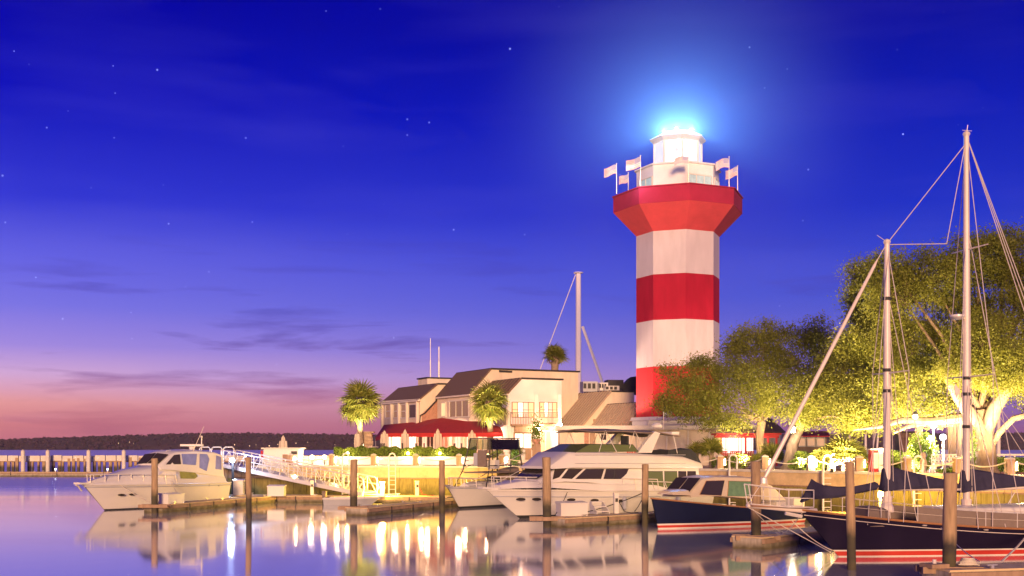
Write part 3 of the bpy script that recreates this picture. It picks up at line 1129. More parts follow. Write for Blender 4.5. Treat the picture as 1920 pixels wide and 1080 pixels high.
# ground floor of C: sign board, kiosk, glazed doors, white door
fC_R.win(rest, 1013, 809, 1032, 855, M_wlit, 2, 1, fw=.08, fm=M_white)
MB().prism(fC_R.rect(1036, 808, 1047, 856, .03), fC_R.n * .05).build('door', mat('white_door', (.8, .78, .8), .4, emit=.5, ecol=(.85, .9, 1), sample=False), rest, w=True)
fC_R.win(rest, 965, 813, 996, 840, M_wwhite, 2, 1, fw=.1, fm=M_wood)
MB().prism(fC_R.rect(964, 799, 1003, 811, .04), fC_R.n * .2).build('beam', M_wood, rest, w=True)
sg = MB().prism(fC_R.rect(1014, 793, 1041, 806, .05), fC_R.n * .12).build('sign_board', mat('tan_sign', (.5, .3, .2), .6), rest, w=True)
MB().prism(fC_R.rect(965, 844, 982, 856, .04), fC_R.n * .05).build('poster', mat('pale_poster', (.75, .7, .72), .5), rest, w=True)
MB().prism(fC_R.rect(985, 840, 996, 862, .04), fC_R.n * .05).build('board', M_wood, rest, w=True)
for px, py in ((1008, 801), (1049.5, 800)):              # wall lanterns either side of the sign
    p = fC_R.at(px, py, .42)
    sc_ = MB().box(p, (.34, .3, .5)).build('wall_lantern', M_lampW, rest, w=True)
    light(rest, p + fC_R.n * .35, 300, (1, .72, .45), .15, name='wall_lantern_light')
# C left face with dim glazing behind the palm
fC_L.win(rest, 931, 765, 950, 796, M_wdim, 3, 1, fw=.08)
# D left face: stair and door
st = MB()
for i in range(12):
    a = fD_L.at(1058 + i * 2.6, 808 + i * 3.6, .25)
    st.box((a.x, a.y, a.z), (.5, .5, .08), BA)
st.build('stairs', M_wood, rest, w=True, kind='stuff')
MB().beam(fD_L.at(1056, 800, .3), fD_L.at(1088, 846, .3), .06, .25).build('stringer', M_wood, rest, w=True)
MB().prism(fD_L.rect(1080, 808, 1088, 848, .02), fD_L.n * .05).build('door', M_trim, rest, w=True)
MB().prism(fD_R.rect(1112, 786, 1139, 791, .03), fD_R.n * .04).build('vent_louvre', mat('tan_louvre', (.4, .26, .17), .7), rest, w=True)
# antennas on the roof
for px, y0, y1, r_ in ((807, 634, 716, .05), (823, 650, 706, .08)):
    o = thing('antenna', 'thin tall white aerial on the restaurant roof' if px < 810 else 'shorter stout white aerial on the restaurant roof', 'antenna', P(px, y1 + 6, 108))
    MB().tube([P(px, y1 + 6, 108), P(px, (y0 + y1) / 2, 108)], r_, 6).build('lower_mast', M_spar, o, w=True)
    MB().tube([P(px, (y0 + y1) / 2, 108), P(px, y0, 108)], r_ * .6, 6).build('upper_mast', M_spar, o, w=True)

# ground floor glazed front under the awning
gf0, gf1 = G(716, 97.5, tz), G(946, 93.5, tz)
fG = Face(gf0, (gf1 - gf0).normalized())
MB().prism([gf0, gf1, gf1 + Z * 1.95, gf0 + Z * 1.95], (0, 1.2, 0)).build('front_wall', M_cream, rest, w=True)
segs = [(722, 733, M_wwhite), (735, 751, M_wwhite), (753, 758, M_wlit), (766, 780, M_wwhite), (785, 792, M_win), (794, 799, M_wpink), (801, 813, M_win), (828, 840, M_brick), (842, 848, M_wlit),
        (853, 864, M_wpink), (866, 871, M_wlit), (876, 882, M_wwhite), (888, 893, M_wwhite), (897, 907, M_wlit), (911, 921, M_wpink), (925, 938, M_wlit)]
for x0, x1, m in segs:
    fG.win(rest, x0, 815, x1, 843, m, 2 if x1 - x0 > 10 else 1, 1, fw=.05)
# awning
awl = [P(704, 821, 99.0), P(728, 813, 94.0), P(943, 812, 87.0)]
awt = [P(720, 797, 102), P(787, 791, 101.5), P(829, 784, 97), P(872, 790, 94.0), P(905, 791, 93), P(938, 801, 91.5)]
aw = thing('awning', 'long hipped red canvas awning across the front of the restaurant', 'awning', (-3, 92, 4.3))
def panel_a(pts, name='canvas_panel'):
    q = MB()
    cen = sum((Vector(p) for p in pts), Vector()) / len(pts)
    q.prism([cen + (Vector(p) - cen) * .997 for p in pts], (0, 0, .03))
    return q.build(name, M_awning, aw, w=True)
lo = [awl[0], awl[1]] + [awl[1].lerp(awl[2], k / 6) for k in range(1, 7)]
up = [awt[0], awt[1], P(808, 787, 99), awt[2], P(850, 787, 95.5), awt[3], awt[4], awt[5]]
for k in range(len(lo) - 1):
    panel_a([lo[k], lo[k + 1], up[k + 1], up[k]])
for k in range(len(lo) - 1):
    a, c = lo[k], lo[k + 1]
    q = MB()
    q.prism([a - Z * .27, c - Z * .27, c + Z * .02, a + Z * .02], (0, .02, 0))
    q.build('valance', M_awning, aw, w=True)
for k in range(0, len(lo)):
    MB().tube([Vector((lo[k].x, lo[k].y + .1, tz)), lo[k] - Z * .1 + Vector((0, .1, 0))], .04, 6).build('awning_post', M_trim, aw, w=True)
for px, d_, pw in ((740, 95, 200), (800, 93.5, 230), (860, 92.5, 230), (915, 91, 200)):
    light(aw, P(px, 818, d_), pw, (1, .62, .40), .2, name='awning_light')

# rooftop plant to the right of the big gable
for (x0, y0, x1, y1, d_, lab, m) in ((1090, 716, 1118, 731, 102, 'low grey air handling unit beside the gable wall on the roof', M_gel2), (1136, 713, 1166, 727, 103, 'dark louvred air conditioner in the middle of the flat roof', M_dark),
                                     (1121, 718, 1137, 729, 101, 'small pale roof vent box between two larger units', M_gel), (1132, 724, 1158, 731, 100, 'long pale duct box on the flat roof', M_gel)):
    o = thing('roof_unit', lab, 'air conditioner', P((x0 + x1) / 2, y1, d_))
    a, c = P(x0, y1 + 4, d_), P(x1, y0, d_)
    ctr = (a + c) / 2
    MB().box(ctr, (abs(c.x - a.x), 1.4, abs(c.z - a.z)), BA * .3).build('housing', m, o, w=True)
    for i in range(3):
        MB().box((ctr.x - abs(c.x - a.x) * .3 + i * abs(c.x - a.x) * .3, ctr.y - .74, ctr.z + .05), (abs(c.x - a.x) * .2, .05, abs(c.z - a.z) * .5), BA * .3).build('grille', M_dark, o, w=True)
o = thing('shed_roof', 'dark pitched roof just left of the lighthouse shaft', 'roof', P(1180, 728, 104))
MB().prism([P(1166, 724, 104), P(1182, 707, 104), P(1215, 703, 104), P(1215, 738, 104), P(1166, 738, 104)], (0, 3, 0)).build('gable', M_dark, o, w=True)

# ================================================================== SHOPS ROW in front of the lighthouse
shop = thing('shop_row', 'long low cream building with flat roof around the foot of the lighthouse', 'building', (9, 84, QZ))
a, c = P(1050, 805, 84.5), P(1412, 806, 82.0)
SL = Face(a, (Vector((c.x, c.y, 0)) - Vector((a.x, a.y, 0))).normalized())
zt_ = 4.62
f0, f1 = Vector((a.x, a.y, 0)), Vector((c.x, c.y, 0))
MB().prism([f0 + Z * QZ, f1 + Z * QZ, f1 + Z * zt_, f0 + Z * zt_], (0, 4.2, 0)).build('wall', M_cream, shop, w=True)
MB().prism([f0 + Vector((-.3, -.5, zt_ + .004)), f1 + Vector((.3, -.5, zt_ + .004)), f1 + Vector((.3, -.5, zt_ + .30)), f0 + Vector((-.3, -.5, zt_ + .30))], (0, 4.9, 0)).build('fascia', M_trim, shop, w=True)
for k_, (xa_, xb_, h_) in enumerate(((6.2, 9.4, .34), (9.6, 12.6, .22))):
    MB().box((f0.x + (xa_ + xb_) / 2, 83.6, zt_ + .31 + h_ / 2), (xb_ - xa_, 1.0, h_)).build('roof_box', M_trim, shop, w=True)
MB().prism(SL.rect(1096, 810, 1104, 848, .02), SL.n * .06).build('door', M_brick, shop, w=True)
MB().prism(SL.rect(1106, 812, 1116, 848, .02), SL.n * .06).build('door', M_wood, shop, w=True)
SL.win(shop, 1127, 814, 1137, 825, M_win, 1, 1, fw=.07)
for px in (1148, 1180, 1215, 1250, 1290, 1330):
    p = SL.at(px, 806, .12)
    MB().box((p.x, p.y, 3.35), (.10, .10, 2.5)).build('downpipe', M_trim, shop, w=True)
# glowing shop front with red awning
MB().prism(SL.rect(1350, 815, 1412, 850, .02), SL.n * .04).build('shop_interior', M_wwhite, shop, w=True)
for x0, x1, m in ((1353, 1360, M_wcool), (1364, 1384, M_wwhite), (1391, 1408, M_wcool)):
    SL.win(shop, x0, 819, x1, 849, m, 2 if x1 - x0 > 10 else 1, 1, fw=.05)
sh2 = thing('shop_awning', 'flat red awning on red posts at the shop front behind the middle oak', 'awning', P(1400, 850, 80))
MB().box((P(1400, 814, 80.3).x, 80.6, P(1400, 814, 80.3).z), (4.4, 2.2, .12)).build('canopy', M_awning, sh2, w=True)
MB().box((P(1400, 817, 79.4).x, 79.45, P(1400, 818.5, 79.4).z), (4.4, .05, .18)).build('valance', M_awning, sh2, w=True)
for px in (1352, 1398, 1440, 1456):
    b0 = P(px, 817, 79.6)
    MB().box((b0.x, 79.6, (b0.z + QZ) / 2), (.12, .12, b0.z - QZ)).build('post', M_awning, sh2, w=True)
light(sh2, P(1378, 822, 79.0), 90, (1, .75, .6), .2, name='awning_light')
light(sh2, P(1425, 822, 79.4), 60, (1, .75, .6), .2, name='awning_light')
kio = thing('kiosk', 'small tan kiosk with red awning behind the leaning oak trunk', 'kiosk', P(1522, 850, 82))
ka, kc = P(1490, 822, 82), P(1550, 822, 82)
MB().box(((ka.x + kc.x) / 2, 83, (QZ + 4.0) / 2 + .02), (kc.x - ka.x, 2, 4.0 - QZ)).build('wall', M_wood, kio, w=True)
MB().prism([P(1484, 819, 81.6), P(1556, 819, 81.6), P(1552, 810, 83.4), P(1489, 810, 83.4)], (0, 0, .07)).build('awning', M_awning, kio, w=True)
for k in range(3):
    x0 = 1496 + k * 18
    window(kio, Face((0, 81.98, 0), Vector((1, 0, 0))).rect(x0, 822, x0 + 13, 836), Vector((0, -1, 0)), mat('tan_lit', (.5, .3, .2), .5, emit=.5, ecol=(1, .55, .3), sample=False), 1, 1, fw=.06)
cup = thing('cupola_roof', 'small dark pointed roof behind the middle oak trunk', 'roof', P(1443, 812, 88))
MB().lathe((P(1443, 812, 88).x, 88, P(1443, 812, 88).z), [(1.15, 0), (1.2, .1), (.12, 1.1), (.05, 1.3)], 8).build('shingles', M_roof, cup, w=True)
MB().lathe((P(1443, 812, 88).x, 88, P(1443, 812, 88).z - 2.6), [(.95, 0), (.95, 2.58)], 8).build('drum', M_cream, cup, w=True)
# red outdoor chairs along the shop row


def chair(px, d_, label, rz=0.0, m=M_awning, group='red chairs along the shop row', z=QZ):
    b0 = G(px, d_, z)
    o = thing('patio_chair', label, 'chair', b0, rz, group)
    MB().box((0, 0, .45), (.46, .44, .05)).build('seat', m, o)
    bk = MB()
    for k in range(4):
        bk.box((-.18 + k * .12, .21, .72), (.07, .03, .5))
    bk.box((0, .21, .99), (.46, .04, .07))
    bk.build('backrest', m, o)
    for sx in (-1, 1):
        for sy in (-1, 1):
            MB().box((sx * .2, sy * .19, .21), (.04, .04, .42)).build('leg', m, o)
    return o


for i, (px, d_) in enumerate(((1182, 80.5), (1196, 80.8), (1233, 80.5), (1246, 80.2), (1265, 80.6))):
    chair(px, d_, f'{ORD[i]} red chair from the left by the cream shop wall')
for i, (px, d_) in enumerate(((1362, 77.5), (1374, 77.8), (1390, 77.6), (1404, 77.4), (1412, 78.0))):
    chair(px, d_, f'{ORD[i]} red chair from the left under the red shop awning', rz=math.pi if i % 2 else .4, group='red chairs under the shop awning')
# ================================================================== QUAY FURNITURE
def ladder_hoop(px, label):
    e = qpt(px, -.22)
    o = thing('wall_ladder', label, 'ladder', (e.x, e.y, .3), group='white ladders on the sea wall')
    t = MB()
    w2 = .22
    pts = [(-w2, 0, -.2), (-w2, 0, 2.45), (-w2 + .07, .05, 2.62), (0, .08, 2.68), (w2 - .07, .05, 2.62), (w2, 0, 2.45), (w2, .12, 1.9)]
    t.tube(pts, .055, 8)
    t.build('handrail', M_white, o, smooth=True)
    MB().tube([(w2, .02, 1.9), (w2, .02, -.2)], .035, 6).build('rail', M_white, o)
    for k in range(6):
        MB().tube([(-w2, 0, .0 + k * .3), (w2, 0, .0 + k * .3)], .022, 6).build('rung', M_white, o)


for i, px in enumerate((650, 737, 1380, 1557, 1728)):
    ladder_hoop(px, ['white ladder on the sea wall left of the yellow dock lamp pile', 'white ladder above the yellow lamp on the floating dock', 'white ladder hoop on the quay above the blue motorboat cabin',
                     'white ladder hoop on the quay above the small blue sail cover', 'white ladder hoop on the quay between the two schooner masts'][i])

bol_px = [542, 619, 698, 777, 857, 937, 1012, 1343, 1426, 1512, 1602, 1692, 1787, 1886]
where = ['before the white kiosk', 'below the two globe lamps', 'left of the second closed umbrella', 'in front of the hedge centre', 'at the right part of the hedge', 'behind the fishing boat tower', 'left of the yacht bow',
         'above the stern of the big yacht', 'behind the tall pile beside the bowsprit', 'left of the lattice bench', 'behind the pile at the schooner bow', 'just right of the foremast', 'between the masts by the long bench', 'at the right edge past the big oak trunk']
bol_xyz = []
for i, px in enumerate(bol_px):
    e = qpt(px, .35, QZ)
    bol_xyz.append(e)
    o = thing('quay_bollard', f'square timber quay bollard with a lamp, {where[i]}', 'bollard', (e.x, e.y, QZ + .03), group='lit bollards along the quay edge')
    MB().box((0, 0, .36), (.36, .36, .72)).build('post', M_wood, o)
    MB().lathe((0, 0, .72), [(.25, 0), (.25, .04), (.04, .12)], 4, math.pi / 4).build('cap', M_conc2, o)
    MB().box((.24, -.06, .42), (.11, .16, .40)).build('lamp_glass', M_lampW, o)
    light(o, (.42, -.18, .42), 95, (1.0, .70, .36), .07, w=False, name='bollard_light')


def swag(a, c, sag, r=.025, n=9):
    return [a.lerp(c, k / (n - 1)) + Vector((0, 0, -sag * 4 * (k / (n - 1)) * (1 - k / (n - 1)))) for k in range(n)]


for i in range(len(bol_px) - 1):
    if i == 6:
        continue
    a, c = bol_xyz[i] + Vector((.1, -.1, .66)), bol_xyz[i + 1] + Vector((-.1, -.1, .66))
    o = MB().tube(swag(a, c, .26), .032, 6).build('quay_rope', M_rope, smooth=True, origin=(a + c) / 2)
    tag(o, f'white rope from the bollard {where[i]}', 'rope', 'ropes between the quay bollards')
a, c = bol_xyz[-1] + Vector((.1, -.1, .66)), bol_xyz[-1] + Vector((2.6, -1.6, .66))
tag(MB().tube(swag(a, c, .26), .032, 6).build('quay_rope', M_rope, smooth=True, origin=a), 'white rope leaving the last quay bollard toward the right edge', 'rope', 'ropes between the quay bollards')
e = Vector((bol_xyz[7].x - 2.6, bol_xyz[7].y + 1.0, QZ))
tag(MB().tube(swag(e + Vector((0, 0, .66)), bol_xyz[7] + Vector((-.1, -.1, .66)), .26), .032, 6).build('quay_rope', M_rope, smooth=True, origin=e), 'white rope reaching the bollard above the big yacht stern', 'rope', 'ropes between the quay bollards')

# hedge on the terrace edge


def leafbox(name, a, c, z0, z1, th, nl, size, m, label, cat, body=True, parent=None, bump=.12):
    a, c = Vector(a), Vector(c)
    u = (c - a)
    L = u.length
    u = u.normalized()
    nrm = Vector((-u.y, u.x, 0))
    root = thing(name, label, cat, (a + c) / 2 + Vector((0, 0, z0)) - Vector((0, 0, (a.z + c.z) / 2)))
    t = rng.uniform(0, L, nl)
    w = rng.uniform(-1, 1, nl)
    h = rng.uniform(0, 1, nl)
    face = rng.integers(0, 3, nl)
    w = np.where(face == 0, -1 + rng.uniform(-.15, .15, nl), w)
    h = np.where(face == 1, 1 + rng.uniform(-.1, .12, nl), h)
    wob = bump * np.sin(t * 2.3) * np.sin(t * 5.1 + 1)
    x = a.x + u.x * t + nrm.x * (w * th / 2)
    y = a.y + u.y * t + nrm.y * (w * th / 2)
    z = z0 + (z1 - z0) * h + wob * h
    quads('foliage', np.stack([x, y, z], 1), size, m, root)
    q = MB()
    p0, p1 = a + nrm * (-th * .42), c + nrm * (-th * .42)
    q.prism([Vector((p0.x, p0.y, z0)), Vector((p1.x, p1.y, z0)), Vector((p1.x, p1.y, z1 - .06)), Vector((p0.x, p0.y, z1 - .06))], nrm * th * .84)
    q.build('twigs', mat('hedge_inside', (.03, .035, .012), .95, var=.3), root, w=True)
    return root


ha, hc = G(628, 87.2), G(893, 86.6)
leafbox('hedge', ha, hc, tz, 3.28, .9, 20000, .095, M_leaf3, 'long clipped green hedge along the front of the terrace', 'hedge')
# small lamps in front of hedge
for i, (px, py) in enumerate(((652, 850), (765, 850), (825, 850))):
    p = P(px, py, 86.35)
    o = thing('hedge_lamp', ['small lamp at the left end of the hedge', 'small lamp in front of the hedge centre', 'small lamp right of centre in the hedge'][i], 'lamp', (p.x, p.y, tz), group='small lamps along the hedge')
    MB().tube([(0, 0, 0), (0, 0, p.z - tz - .08)], .03, 6).build('stake', M_dark, o)
    MB().sphere((0, 0, p.z - tz), .11, 8).build('globe', M_lampY, o)
    light(o, (0, -.5, p.z - tz), 130, (1, .72, .35), .08, w=False, name='globe_light')
# low wall left of the hedge with two globe lamps
o = thing('low_wall', 'low cream wall running left from the hedge below the globe lamps', 'wall', G(590, 86, QZ))
for k in range(3):
    a, c = G(552 + k * 27, 85.2), G(552 + k * 27 + 26.5, 85.2)
    MB().prism([a + Z * QZ, c + Z * QZ, c + Z * 2.75, a + Z * 2.75], (0, .3, 0)).build('panel', M_cream, o, w=True)
for i, px in enumerate((585, 608.5)):
    p = P(px, 857.5, 84.6)
    o = thing('globe_lamp', ['left one of two bright globe lamps beside the kiosk', 'right one of two bright globe lamps beside the kiosk'][i], 'lamp', (p.x, p.y, QZ), group='pair of bright globe lamps')
    MB().tube([(0, 0, 0), (0, 0, p.z - QZ - .1)], .045, 8).build('post', M_dark, o)
    MB().lathe((0, 0, p.z - QZ - .16), [(.09, 0), (.11, .05)], 8).build('collar', M_dark, o)
    MB().sphere((0, 0, p.z - QZ), .17, 10).build('globe', M_lampW, o, smooth=True)
    light(o, (0, -.4, p.z - QZ), 130, (1, .74, .48), .16, w=False, name='globe_light')
# white kiosk at left end of quay
k0, k1 = P(493, 870, 83), P(558, 870, 83)
o = thing('ticket_booth', 'small white booth at the left end of the quay by the gangway', 'kiosk', ((k0.x + k1.x) / 2, 84, QZ))
zt = P(500, 842, 83).z
MB().box(((k0.x + k1.x) / 2, 84.3, (QZ + zt) / 2), (k1.x - k0.x, 2.2, zt - QZ)).build('wall', M_white, o, w=True)
MB().box(((k0.x + k1.x) / 2, 84.3, zt + .05), (k1.x - k0.x + .3, 2.5, .1)).build('roof', M_trim, o, w=True)
kf = Face((0, 83.2, 0), Vector((1, 0, 0)))
MB().prism(kf.rect(530, 852, 540, 868, .01), (0, -.04, 0)).build('door', M_wood, o, w=True)
MB().prism(kf.rect(546, 846, 557, 852, .01), (0, -.04, 0)).build('notice', M_dark, o, w=True)
o = thing('banner', 'narrow red banner on the left edge of the booth', 'banner', k0)
MB().prism(kf.rect(489, 845, 493, 862, .03), (0, -.04, 0)).build('cloth', M_awning, o, w=True)
# blue-white lamp at the gangway head
p = P(436, 863, 76.6)
o = thing('gangway_lamp', 'intense blue white lamp at the top of the gangway', 'lamp', (p.x, p.y, QZ))
MB().tube([(0, .1, -3.4), (0, .1, p.z - QZ)], .09, 8).build('post', M_dark, o)
MB().sphere((0, -.05, p.z - QZ), .16, 10).build('lamp_glass', M_lampC, o)
light(o, (0, -.45, p.z - QZ), 380, (.50, .66, 1), .14, w=False, name='floodlight')
# blue-white work light by the planters
p = P(946, 862, 79)
o = thing('work_lamp', 'cold white floodlight behind the fishing boat tower', 'lamp', (p.x, p.y, QZ))
MB().tube([(0, 0, 0), (0, 0, p.z - QZ)], .05, 8).build('post', M_dark, o)
MB().box((0, -.04, p.z - QZ), (.4, .12, .32)).build('lamp_glass', M_lampC, o)
light(o, (0, -.4, p.z - QZ), 260, (.6, .72, 1), .14, w=False, name='floodlight')

# closed umbrellas


def umbrella(px, ytop, d, label, z0=tz, tilt=0.0, h=None):
    top = P(px, ytop, d)
    o = thing('closed_umbrella', label, 'umbrella', (top.x, top.y, z0), tilt, 'closed cream umbrellas on the terrace')
    hh = top.z - z0
    MB().lathe((0, 0, 0), [(.28, 0), (.28, .06), (.05, .1)], 10).build('base', M_dark, o)
    MB().tube([(0, 0, .08), (0, 0, hh)], .03, 6).build('pole', M_wood, o)
    m_ = MB()
    rings = []
    zz = [.45, .62, 1.0, 1.4, 1.75, hh - .45, hh - .2, hh]
    rr = [.20, .27, .30, .28, .24, .15, .11, .02]
    for z, r in zip(zz, rr):
        rings.append([Vector((r * (1 + .28 * (k % 2) - .1) * math.cos(math.pi * 2 * k / 16), r * (1 + .28 * (k % 2) - .1) * math.sin(math.pi * 2 * k / 16), z)) for k in range(16)])
    m_.loft(rings)
    m_.build('folded_canopy', M_umb, o, smooth=False)
    MB().lathe((0, 0, 1.42), [(.30, 0), (.30, .07)], 12).build('strap', M_umb, o)


umbrella(672, 806, 92, 'closed cream umbrella beside the stone pillar and palm')
umbrella(721, 807, 91.5, 'closed umbrella at the left end of the red awning')
umbrella(759.5, 805, 90, 'closed umbrella second from the left under the awning')
umbrella(821, 804, 89, 'closed umbrella in the middle of the red awning front')
umbrella(885, 806, 88.5, 'closed umbrella behind the right end of the hedge')
umbrella(531, 816, 88, 'lone closed umbrella rising behind the white booth', z0=QZ)

# terrace tables and chairs behind the hedge
M_iron = mat('dark_iron', (.05, .035, .03), .5)
for i, px in enumerate((700, 735, 775, 800, 845, 872)):
    b0 = G(px, 89.3 + (i % 2) * .8, tz)
    o = thing('patio_table', f'{ORD[i]} small round table from the left behind the hedge', 'table', b0, group='round tables on the terrace')
    MB().lathe((0, 0, .72), [(.42, 0), (.42, .04)], 14).build('tabletop', M_trim, o)
    MB().tube([(0, 0, .04), (0, 0, .72)], .04, 6).build('pedestal', M_iron, o)
    MB().lathe((0, 0, 0), [(.25, 0), (.25, .04)], 10).build('foot', M_iron, o)
    for s_ in (-1, 1):
        chair(px + s_ * 15, 89.6 + (i % 2) * .8, f'dark chair on the {"left" if s_ < 0 else "right"} side of the {ORD[i]} terrace table', rz=s_ * -1.3, m=M_iron, group='dark chairs at the terrace tables', z=tz)

# stone pillar by the left palm
p = P(688, 846, 93)
o = thing('stone_pillar', 'rough stone pillar with a flat cap next to the left palm', 'pillar', (p.x, p.y, tz))
zc = P(688, 812, 93).z
for k in range(6):
    h0 = (zc - tz) / 6
    MB().box((random.uniform(-.03, .03), 0, h0 * (k + .5)), (.85 + random.uniform(-.08, .08), .8, h0 - .02)).build('stone', M_stone, o)
MB().box((0, 0, zc - tz + .06), (1.15, 1.1, .12)).build('cap', M_stone, o)

# ================================================================== PALMS
def frond_mesh(R=1.0, nl=17):
    q = MB()
    q.tube([(0, 0, 0), (.35 * R, 0, .05 * R), (.62 * R, 0, 0)], [.022, .014], 4) if False else None
    q.add([(0, -.02, 0), (.55 * R, -.012, .07 * R), (.55 * R, .012, .07 * R), (0, .02, 0)], [(0, 1, 2, 3)])
    for k in range(nl):
        a = math.radians(-105 + 210 * k / (nl - 1))
        L = R * (.62 + .30 * math.cos(a * .8)) * random.uniform(.9, 1.08)
        dx, dy = math.cos(a), math.sin(a)
        c0 = Vector((.5 * R, 0, .065 * R))
        m1 = c0 + Vector((dx * L * .55, dy * L * .55, .03 * R - .06 * R * abs(math.sin(a))))
        e1 = c0 + Vector((dx * L, dy * L, -.22 * R * random.uniform(.6, 1.4)))
        w = .050 * R
        n_ = Vector((-dy, dx, 0))
        q.add([c0, m1 - n_ * w, m1 + n_ * w, e1], [(0, 1, 2), (1, 3, 2)])
    return q


FR = [frond_mesh(1.0).build('frond', M_leaf4) for _ in range(3)]
for f in FR:
    COL.objects.unlink(f)
FRm = [f.data for f in FR]


def palm(px, ycrown, ybase_z, d, R, n, label, trunk_r=.2, droop=1.0):
    cen = P(px, ycrown, d)
    o = thing('palm_tree', label, 'palm tree', (cen.x, cen.y, ybase_z))
    h = cen.z - ybase_z
    t = MB()
    pts, rr = [], []
    for k in range(15):
        z = h * k / 14
        pts.append((.05 * math.sin(z), .03 * math.cos(z * 1.3), z))
        rr.append(trunk_r * (1.15 - .25 * k / 14) * (1.08 if k % 2 else .96))
    t.tube(pts, rr, 10)
    t.build('trunk', M_palmbark, o, smooth=True)
    bt = MB()
    for k in range(40):
        a = k * 2.4
        z = h - .15 - (k / 40) * .55
        bt.beam((trunk_r * .8 * math.cos(a), trunk_r * .8 * math.sin(a), z - .16), (trunk_r * 1.9 * math.cos(a), trunk_r * 1.9 * math.sin(a), z + .12), .05, .03)
    bt.build('leaf_stubs', M_palmbark, o, kind='stuff')
    for k in range(n):
        f = bpy.data.objects.new('frond', FRm[k % 3])
        COL.objects.link(f)
        f.parent = o
        t_ = (k + .5) / n
        pitch = math.radians(78 - 138 * t_ ** .85 * droop)
        az_ = k * 2.399963 + random.uniform(-.2, .2)
        f.location = (0, 0, h - .05 - .25 * t_)
        s_ = R * random.uniform(.48, .74)
        f.rotation_euler = (random.uniform(-.7, .7), -pitch + random.uniform(-.18, .18), az_)
        f.scale = (s_, s_, s_)
    return o


pl1 = palm(674, 752, tz, 92, 2.15, 58, 'fan palm with a round crown at the left of the restaurant, lit from below', .21)
pl2 = palm(918, 752, tz, 88.3, 2.0, 50, 'fan palm standing before the entrance wing of the restaurant', .21)
pl3 = palm(1040, 668, 4.0, 106, 1.5, 50, 'small palm rising behind the roof of the big gable', .36, droop=.52)
for (px, d, e, pw) in ((676, 89.6, tz, 7000), (914, 85.6, tz, 5500)):
    pt_ = G(px, d, e)
    o = thing('ground_spotlight', 'spotlight at the foot of the left palm' if px < 700 else 'spotlight at the foot of the entrance palm', 'spotlight', pt_)
    MB().lathe((0, 0, 0), [(.08, 0), (.09, .12), (.12, .2)], 8).build('housing', M_dark, o)
    MB().lathe((0, 0, .2), [(.10, 0), (.10, .02)], 8).build('lamp_glass', M_lampY, o)
    light(o, pt_ + Z * .3, pw, (1, .80, .45), .1, spot=70, aim=P(px, 752, d + 1.5), name='spot')
pt_ = G(1040, 103, 6.5)

# ================================================================== TREES
def tree(label, base, trunk_path, tr_r, lobes, nclump, per, leaf, m, cl_r=.5, name='oak_tree'):
    root = thing(name, label, 'tree', base)
    t = MB()
    t.tube(trunk_path, tr_r, 12)
    # flared root collar
    b0 = Vector(trunk_path[0])
    t.tube([b0 - Z * .1, b0 + Z * .5], [tr_r[0] * 1.4, tr_r[0] * 1.0], 12)
    areas = np.array([l[3] ** 2 for l in lobes], dtype=float)
    areas /= areas.sum()
    cl = []
    fork = Vector(trunk_path[-1])
    for (X, Y, Zc, r, ry), a in zip([(l[0], l[1], l[2], l[3], l[4]) for l in lobes], areas):
        k = max(3, int(nclump * a))
        lc = Vector((X, Y, Zc))
        # main limb to the lobe
        mid = fork.lerp(lc, .5) + Vector((random.uniform(-.5, .5), random.uniform(-.4, .4), random.uniform(.0, .5)))
        q1 = fork.lerp(mid, .5) + Vector((random.uniform(-.2, .2), 0, random.uniform(-.1, .4)))
        r0 = min(.17, tr_r[-1] * .34)
        t.tube([fork - (q1 - fork) * .1, q1, mid, lc], [r0, r0 * .75, r0 * .5, r0 * .22], 7)
        for j in range(k):
            v = rng.normal(size=3)
            v /= np.linalg.norm(v)
            rad = rng.uniform(.35, 1.0) ** .5
            c_ = np.array([X + v[0] * r * rad, Y + v[1] * ry * rad, Zc + v[2] * r * .85 * rad])
            cl.append(c_)
            if j % 4 == 0:
                cc_ = Vector(c_)
                m2 = lc.lerp(cc_, .5) + Vector((random.uniform(-.25, .25), random.uniform(-.25, .25), random.uniform(-.1, .25)))
                t.tube([lc.lerp(mid, .15), m2, cc_], [r0 * .2, r0 * .13, .012], 5)
    t.build('trunk', M_bark, root, w=True, smooth=True)
    C_ = np.repeat(np.array(cl), per, axis=0)
    off = rng.normal(size=C_.shape) * cl_r * np.array([.62, .62, .42])
    quads('crown', C_ + off, leaf, m, root)
    return root


def lobe(px, py, rp, d, ry=None):
    p = P(px, py, d)
    r = rp / F * d
    return (p.x, p.y, p.z, r, ry if ry else r * .9)


# middle oak behind the yacht stern
b1 = G(1428, 73, QZ)
tree('spreading oak right of the lighthouse, darker at the top and trunk behind the shrubs', b1,
     [b1 - Z * .3, G(1427, 73, 3.0), G(1424, 73, 4.0), P(1428, 790, 73)], [.34, .27, .25, .28],
     [lobe(1288, 748, 52, 71), lobe(1345, 706, 58, 73), lobe(1420, 668, 60, 75), lobe(1490, 664, 62, 75), lobe(1400, 735, 58, 71), lobe(1478, 742, 56, 72),
      lobe(1262, 706, 24, 72, 1.0), lobe(1545, 660, 46, 74), lobe(1330, 772, 38, 70), lobe(1540, 730, 46, 73), lobe(1395, 640, 34, 74), lobe(1245, 758, 22, 71, .9), lobe(1440, 624, 26, 75), lobe(1530, 618, 26, 75), lobe(1382, 790, 26, 70)],
     700, 150, .098, M_leaf1, .55)
